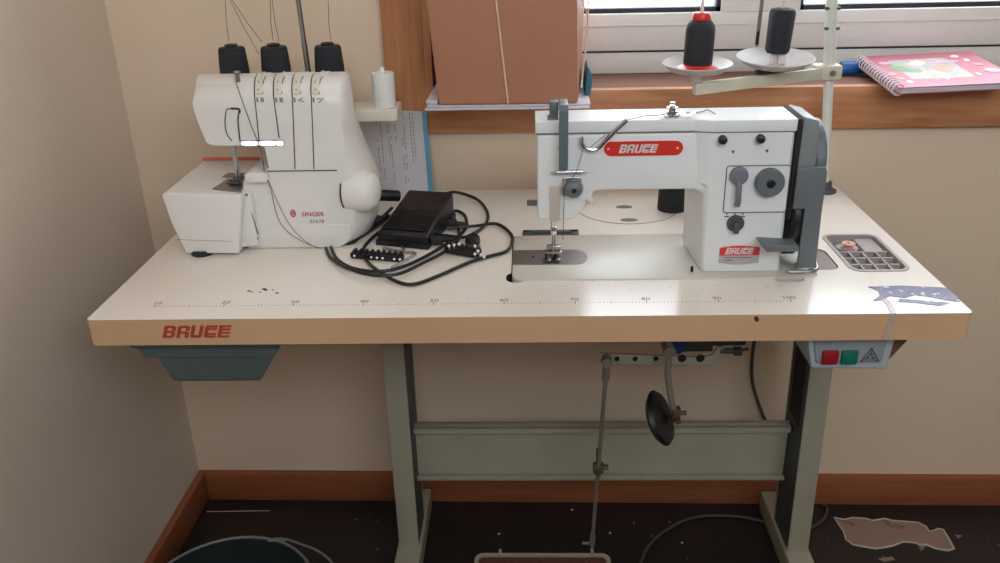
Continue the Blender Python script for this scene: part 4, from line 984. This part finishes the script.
# ================================================================ WINDOW SILL: BOX, PAPERS, NOTEBOOK
st = thing('paper_stack', 'white paper stack under the tall brown box on the window sill', 'paper stack', (.76, -.08, ZS), 'w')
for k, (x0, x1, y0, z0, z1) in enumerate(((.617, .902, -.182, ZS+.0005, ZS+.0045), (.620, .904, -.176, ZS+.0045, ZS+.0080))):
    b = MB(); b.box(x0, x1, y0, .09, z0, z1, .0008, 1); b.build('sheet_bundle', 'edge', st)
b = MB(); b.prism([(.618, -.168), (.639, -.172), (.640, .05), (.620, .06)], 'z', ZS+.0083, ZS+.0155, .0015); st2 = b.build('folded_sheet', 'edge', st)
BX0, BX1, BYF, BZ = .642, .881, -.176, ZS+.0085
bx = thing('storage_box', 'tall brown board box tied with twine standing on papers in the window', 'box', (.76, -.05, BZ), 'w' if False else 'w')
def bring(z, x0, x1, y0, y1): return [(x0, y0, z), (x1, y0, z), (x1+.014, y0+.03, z), (x1+.014, y1, z), (x0, y1, z)]
xt0, xt1 = wl(426, 0, BYF), wl(577, 0, BYF)
dz = xt0.z-BZ; HB = .26
k = HB/dz
b = MB()
def bring(z, x0, x1, yf, yb): return [(x0, yf, z), (x1, yf, z), (x1+.014+.04*(z-BZ), yf+.16, z), (x1+.012, yb, z), (x0, yb, z)]
loft(b, [bring(BZ+.0005, BX0, BX1, BYF, .08), bring(BZ+HB, BX0+(xt0.x-BX0)*k, BX1+(xt1.x-BX1)*k, BYF, .08)])
bmesh.ops.bevel(b.bm, geom=list(b.bm.edges), offset=.002, segments=2, affect='EDGES')
b.build('box_body', 'box', bx)
b = MB(); P = [wl(508, 104, BYF-.002), wl(503, 60, BYF-.002), wl(496, 0, BYF-.002)]; P[0].z = BZ+.002; d = P[2]-P[1]
b.tube([P[0], P[1], P[2], P[2]+d*1.3, Vector((P[2].x-.02, BYF+.01, BZ+HB+.002)), Vector((P[2].x-.02, .07, BZ+HB+.002))], .0016, 8, 4)
ys = BYF+.10
b.tube([Vector((BX1+.010, ys-.05, BZ+.03)), Vector((BX1+.0185, ys-.02, BZ+.10)), Vector((BX1+.021, ys-.01, BZ+.17)), Vector((BX1+.022, ys-.01, BZ+.24))], .0014, 8, 4)
b.tube([Vector((BX1+.006, ys-.09, BZ+.17)), Vector((BX1+.015, ys-.05, BZ+.145)), Vector((BX1+.020, ys-.02, BZ+.13))], .0012, 8, 3)
b.build('twine', 'twine', bx)
b = MB(); a = wl(583, 97, -.06)
b.prism([(.8965, ZS+.0085), (.907, ZS+.0085), (.910, ZS+.030), (.909, ZS+.045), (.903, ZS+.060), (.899, ZS+.05)], 'y', -.115, -.03, .003)
single(b, 'plastic_pouch', 'teal', 'small teal pouch tucked beside the brown box on the papers', 'pouch', base=(.902, -.07, ZS+.0085), frame='w')

# spiral notebook resting tilted on a blue tube
nb = thing('spiral_notebook', 'pink spiral bound notebook with a pictured cover lying on the window sill', 'notebook', (1.54, 0, ZS), 'w')
A = Vector((1.446, -.118, .9735)); B_ = Vector((1.660, -.118, .981)); C_ = Vector((1.668, .100, 1.012)); D_ = Vector((1.447, .100, .991))
ez = (B_-A).normalized(); ey = (D_-A); LW = (B_-A).length; LH = ey.length; ey.normalize(); en = ez.cross(ey).normalized(); ey = en.cross(ez)
NM = Matrix(((ez.x, ey.x, en.x, A.x), (ez.y, ey.y, en.y, A.y), (ez.z, ey.z, en.z, A.z), (0, 0, 0, 1)))
b = MB(); b.box(0, LW, 0, LH, 0, .0016, .0004, 1, 0, NM); b.build('back_cover', 'pink', nb)
b = MB(); b.box(.004, LW-.002, .001, LH-.002, .0016, .0100, 0, 1, 0, NM); b.build('pages', 'edge', nb)
b = MB(); b.box(0, LW, 0, LH, .0100, .0118, .0004, 1, 0, NM); fc = b.build('front_cover', 'pink', nb)
def blob(cx, cy, rx, ry, mtl, rot=0, n=14, wob=.2, h=.0004):
    b = MB(); P = []
    for k in range(n):
        t = 2*PI*k/n; r = 1+random.uniform(-wob, wob); x, y = rx*r*math.cos(t), ry*r*math.sin(t)
        P.append((cx+x*math.cos(rot)-y*math.sin(rot), cy+x*math.sin(rot)+y*math.cos(rot)))
    b.prism(P, 'z', .0116, .0118+h, 0, mtx=NM); return b
art = {'pale': mat('cover_pale', (150, 162, 150), .45, rgb2=(206, 176, 170), scale=55), 'green': mat('cover_green', (120, 164, 116), .35), 'peach': mat('cover_peach', (226, 156, 140), .35), 'cream': mat('cover_cream', (238, 214, 196), .35), 'mauve': mat('cover_mauve', (200, 170, 196), .35), 'white': mat('cover_white', (240, 234, 236), .35)}
b = MB(); b.prism(rrect(.040, .150, .045, .180, .010, 4), 'z', .0116, .0120, 0, mtx=NM); b.build('cover_picture', art['pale'], fc)
hh = .0004
for cx, cy, rx, ry, mk in ((.045, .120, .016, .022, 'green'), (.065, .100, .014, .012, 'green'), (.118, .110, .016, .030, 'peach'), (.085, .150, .022, .014, 'cream'), (.10, .065, .026, .008, 'white'), (.135, .150, .008, .03, 'mauve'), (.075, .125, .012, .010, 'mauve'), (.062, .065, .016, .012, 'cream'), (.022, .055, .007, .009, 'peach'), (.018, .085, .008, .010, 'peach'), (.030, .032, .008, .006, 'cream'), (.170, .185, .010, .008, 'cream'), (.180, .155, .010, .005, 'white'), (.188, .125, .010, .009, 'peach'), (.030, .160, .012, .010, 'mauve'), (.16, .06, .008, .005, 'cream'), (.195, .08, .014, .014, 'mauve')):
    hh += .00003; b = blob(cx, cy, rx, ry, mk, random.uniform(0, 3), h=hh); b.build('cover_motif', art[mk], fc)
for k in range(16):
    y = .008+k*(LH-.016)/15; b = MB(); 
    b.tube([NM @ Vector((.002+.0105*math.cos(t), y+.0008*math.sin(t*.5), .006+.0100*math.sin(t))) for t in [2*PI*j/12 for j in range(12)]], .0014, 6, 0, closed=True)
    b.build('spiral_ring', 'wire', nb)
# blue tube under the back left corner
q0 = Vector((1.408, .085, ZS+.0135)); q1 = Vector((1.49, .085, ZS+.0135))
bt = MB(); bt.lathe([(.010, 0), (.0128, .001), (.0134, .004), (.0134, .030), (.0120, .032), (.0120, .085), (.010, .088)], q0, (1, 0, 0), 24)
single(bt, 'blue_tube', 'blue', 'short blue plastic tube lying under the notebook corner', 'tube', base=(1.44, .085, ZS), frame='w', smooth=40)

# ================================================================ ON THE FLOOR AND THE WALL
# pail with wire handle
c = fl(240, 590, .20)
PR = .105; zr = .205
rim = [fl(165, 563, zr), fl(235, 537, zr), fl(325, 563, zr)]
pc_ = Vector(((rim[0].x+rim[2].x)/2+.004, rim[1].y-PR*1.0, 0))
PR = (rim[2].x-rim[0].x)/2*1.03
pc_.y = rim[1].y-PR; pc_.x -= .014
pl_ = thing('pail', 'dark pail with a pale rim on the floor left of the table stand', 'pail', (pc_.x, pc_.y, 0), 'w')
b = MB(); b.lathe([(PR*.75, 0), (PR*.76, .004), (PR*.985, zr), (PR*.965, zr), (PR*.74, .008), (.001, .006)], pc_, (0, 0, 1), 56, cap=False); b.lathe([(PR*.75, .0005), (.001, .0005)], pc_, (0, 0, 1), 56, cap=False); b.build('bucket', 'pail', pl_, smooth=50)
b = MB(); b.tube([(pc_.x+PR*math.cos(t), pc_.y+PR*math.sin(t), zr) for t in [2*PI*k/64 for k in range(64)]], .0028, 8, 0, closed=True); b.build('rim', 'pailrim', pl_, smooth=60)
b = MB(); hp = [fl(x, y, zr+.006) for x, y in ((268, 541), (279, 541), (290, 546), (303, 556), (312, 572))]; b.tube(hp, .0018, 8, 5)
hp = [fl(x, y, zr-.005) for x, y in ((286, 539), (300, 544), (318, 551), (332, 563), (336, 580))]; b.tube(hp, .0022, 8, 5)
hp = [fl(x, y, zr-.003) for x, y in ((268, 541), (278, 539), (287, 540))]; b.tube(hp, .0030, 8, 4)
b.build('wire_handle', 'pailrim', pl_)
# torn patch
b = MB(); P = [fl(x, y) for x, y in ((834, 518), (845, 520), (852, 518), (866, 519), (872, 521), (885, 519), (892, 521), (905, 522), (918, 523), (926, 527), (929, 532), (934, 531), (938, 529), (943, 530), (948, 538), (954, 549), (948, 551), (936, 549), (926, 545), (920, 545), (914, 543), (903, 542), (893, 546), (883, 548), (875, 549), (864, 547), (853, 545), (846, 540), (843, 531), (838, 524))]
b.prism([(p.x, p.y) for p in P], 'z', .0004, .0015)
for pts in (((918, 546), (926, 546), (921, 552)), ((955, 535), (962, 536), (958, 539)), ((878, 559), (892, 557), (895, 560), (884, 562))):
    Q = [fl(x, y) for x, y in pts]; b.prism([(p.x, p.y) for p in Q], 'z', .0004, .0015)
pa_ = single(b, 'floor_patch', 'patch', 'ragged beige patch of torn flooring right of the table stand', 'floor patch', frame='w')
b = MB(); b.tube([(p.x, p.y, .001) for p in P], .0022, 5, 0, closed=True); bq = b.build('torn_rim', 'debris', pa_)
b = MB()
for k in range(45):
    x, y = random.uniform(.2, 2.0), random.uniform(-.35, -.03); r = random.uniform(.0006, .002); b.lathe([(r, 0), (r*.5, r)], (x, y, .0002), (0, 0, 1), 6)
for (x, y) in ((572, 510), (499, 534), (610, 533), (682, 543)): p = fl(x, y); b.lathe([(.003, 0), (.002, .002)], (p.x, p.y, .0002), (0, 0, 1), 7)
p, q_ = fl(207, 512), fl(270, 511); b.tube([(p.x, p.y, .001), (q_.x, q_.y, .001)], .001, 5, 0)
o = b.build('floor_debris', 'debris', None, (0, 0, 0)); o['label'] = 'pale crumbs and lint scattered over the dark floor'; o['category'] = 'debris'; o['kind'] = 'stuff'
# cords
b = MB(); P = [fl(637, 575), fl(648, 548), fl(670, 529), fl(698, 518), fl(740, 518), fl(775, 526), fl(805, 530), fl(822, 522), fl(827, 510), fl(820, 498), fl(815, 492)]
b.tube([(p.x, min(p.y, -.0225), .004) for p in P], .0032, 8, 6)
single(b, 'electric_cable', 'cord', 'thin grey cord looping over the floor under the table', 'cord', base=(P[2].x, P[2].y, 0), frame='w')
b = MB(); P = [wl(757, 330, -.03), wl(753, 350, -.025), wl(752, 378, -.02), wl(758, 402, -.02), wl(767, 424, -.02), wl(780, 445, -.02)]
P = [wl(757, 318, -.045)]+P+[Vector((P[-1].x+.02, -.03, .12))]
b.tube(P, .0038, 8, 6); single(b, 'electric_cable', 'cord', 'dark grey cord hanging down the wall behind the table', 'cord', base=tuple(P[2]), frame='w')

# ================================================================ LIGHT
def area(name, loc, rot, sx, sy, power, col):
    L = bpy.data.lights.new(name, 'AREA'); L.shape = 'RECTANGLE'; L.size = sx; L.size_y = sy; L.energy = power; L.color = col
    o = bpy.data.objects.new(name, L); COL.objects.link(o); o.location = loc; o.rotation_euler = rot; return o
def portal(name, loc, rot, sx, sy):
    o = area(name, loc, rot, sx, sy, 1, (1, 1, 1)); o.data.cycles.is_portal = True
w = bpy.data.worlds.new('sky'); S.world = w; w.use_nodes = True
bg = w.node_tree.nodes['Background']; bg.inputs[0].default_value = (.84, .92, 1, 1); bg.inputs[1].default_value = SKY
portal('front_window_portal', ((FWX0+FWX1)/2, RY-.05, (FWZ0+FWZ1)/2), (PI/2, 0, 0), FWX1-FWX0, FWZ1-FWZ0)
portal('back_window_portal', ((WX0+WX1)/2, .22, 1.56), (-PI/2, 0, 0), WX1-WX0, 1.16)
S.view_settings.view_transform = 'Standard'; S.view_settings.look = 'None'; S.view_settings.gamma = 1; S.view_settings.use_curve_mapping = False
S.view_settings.exposure = 0
for o in list(bpy.data.objects):
    if '_b' in o: del o['_b']
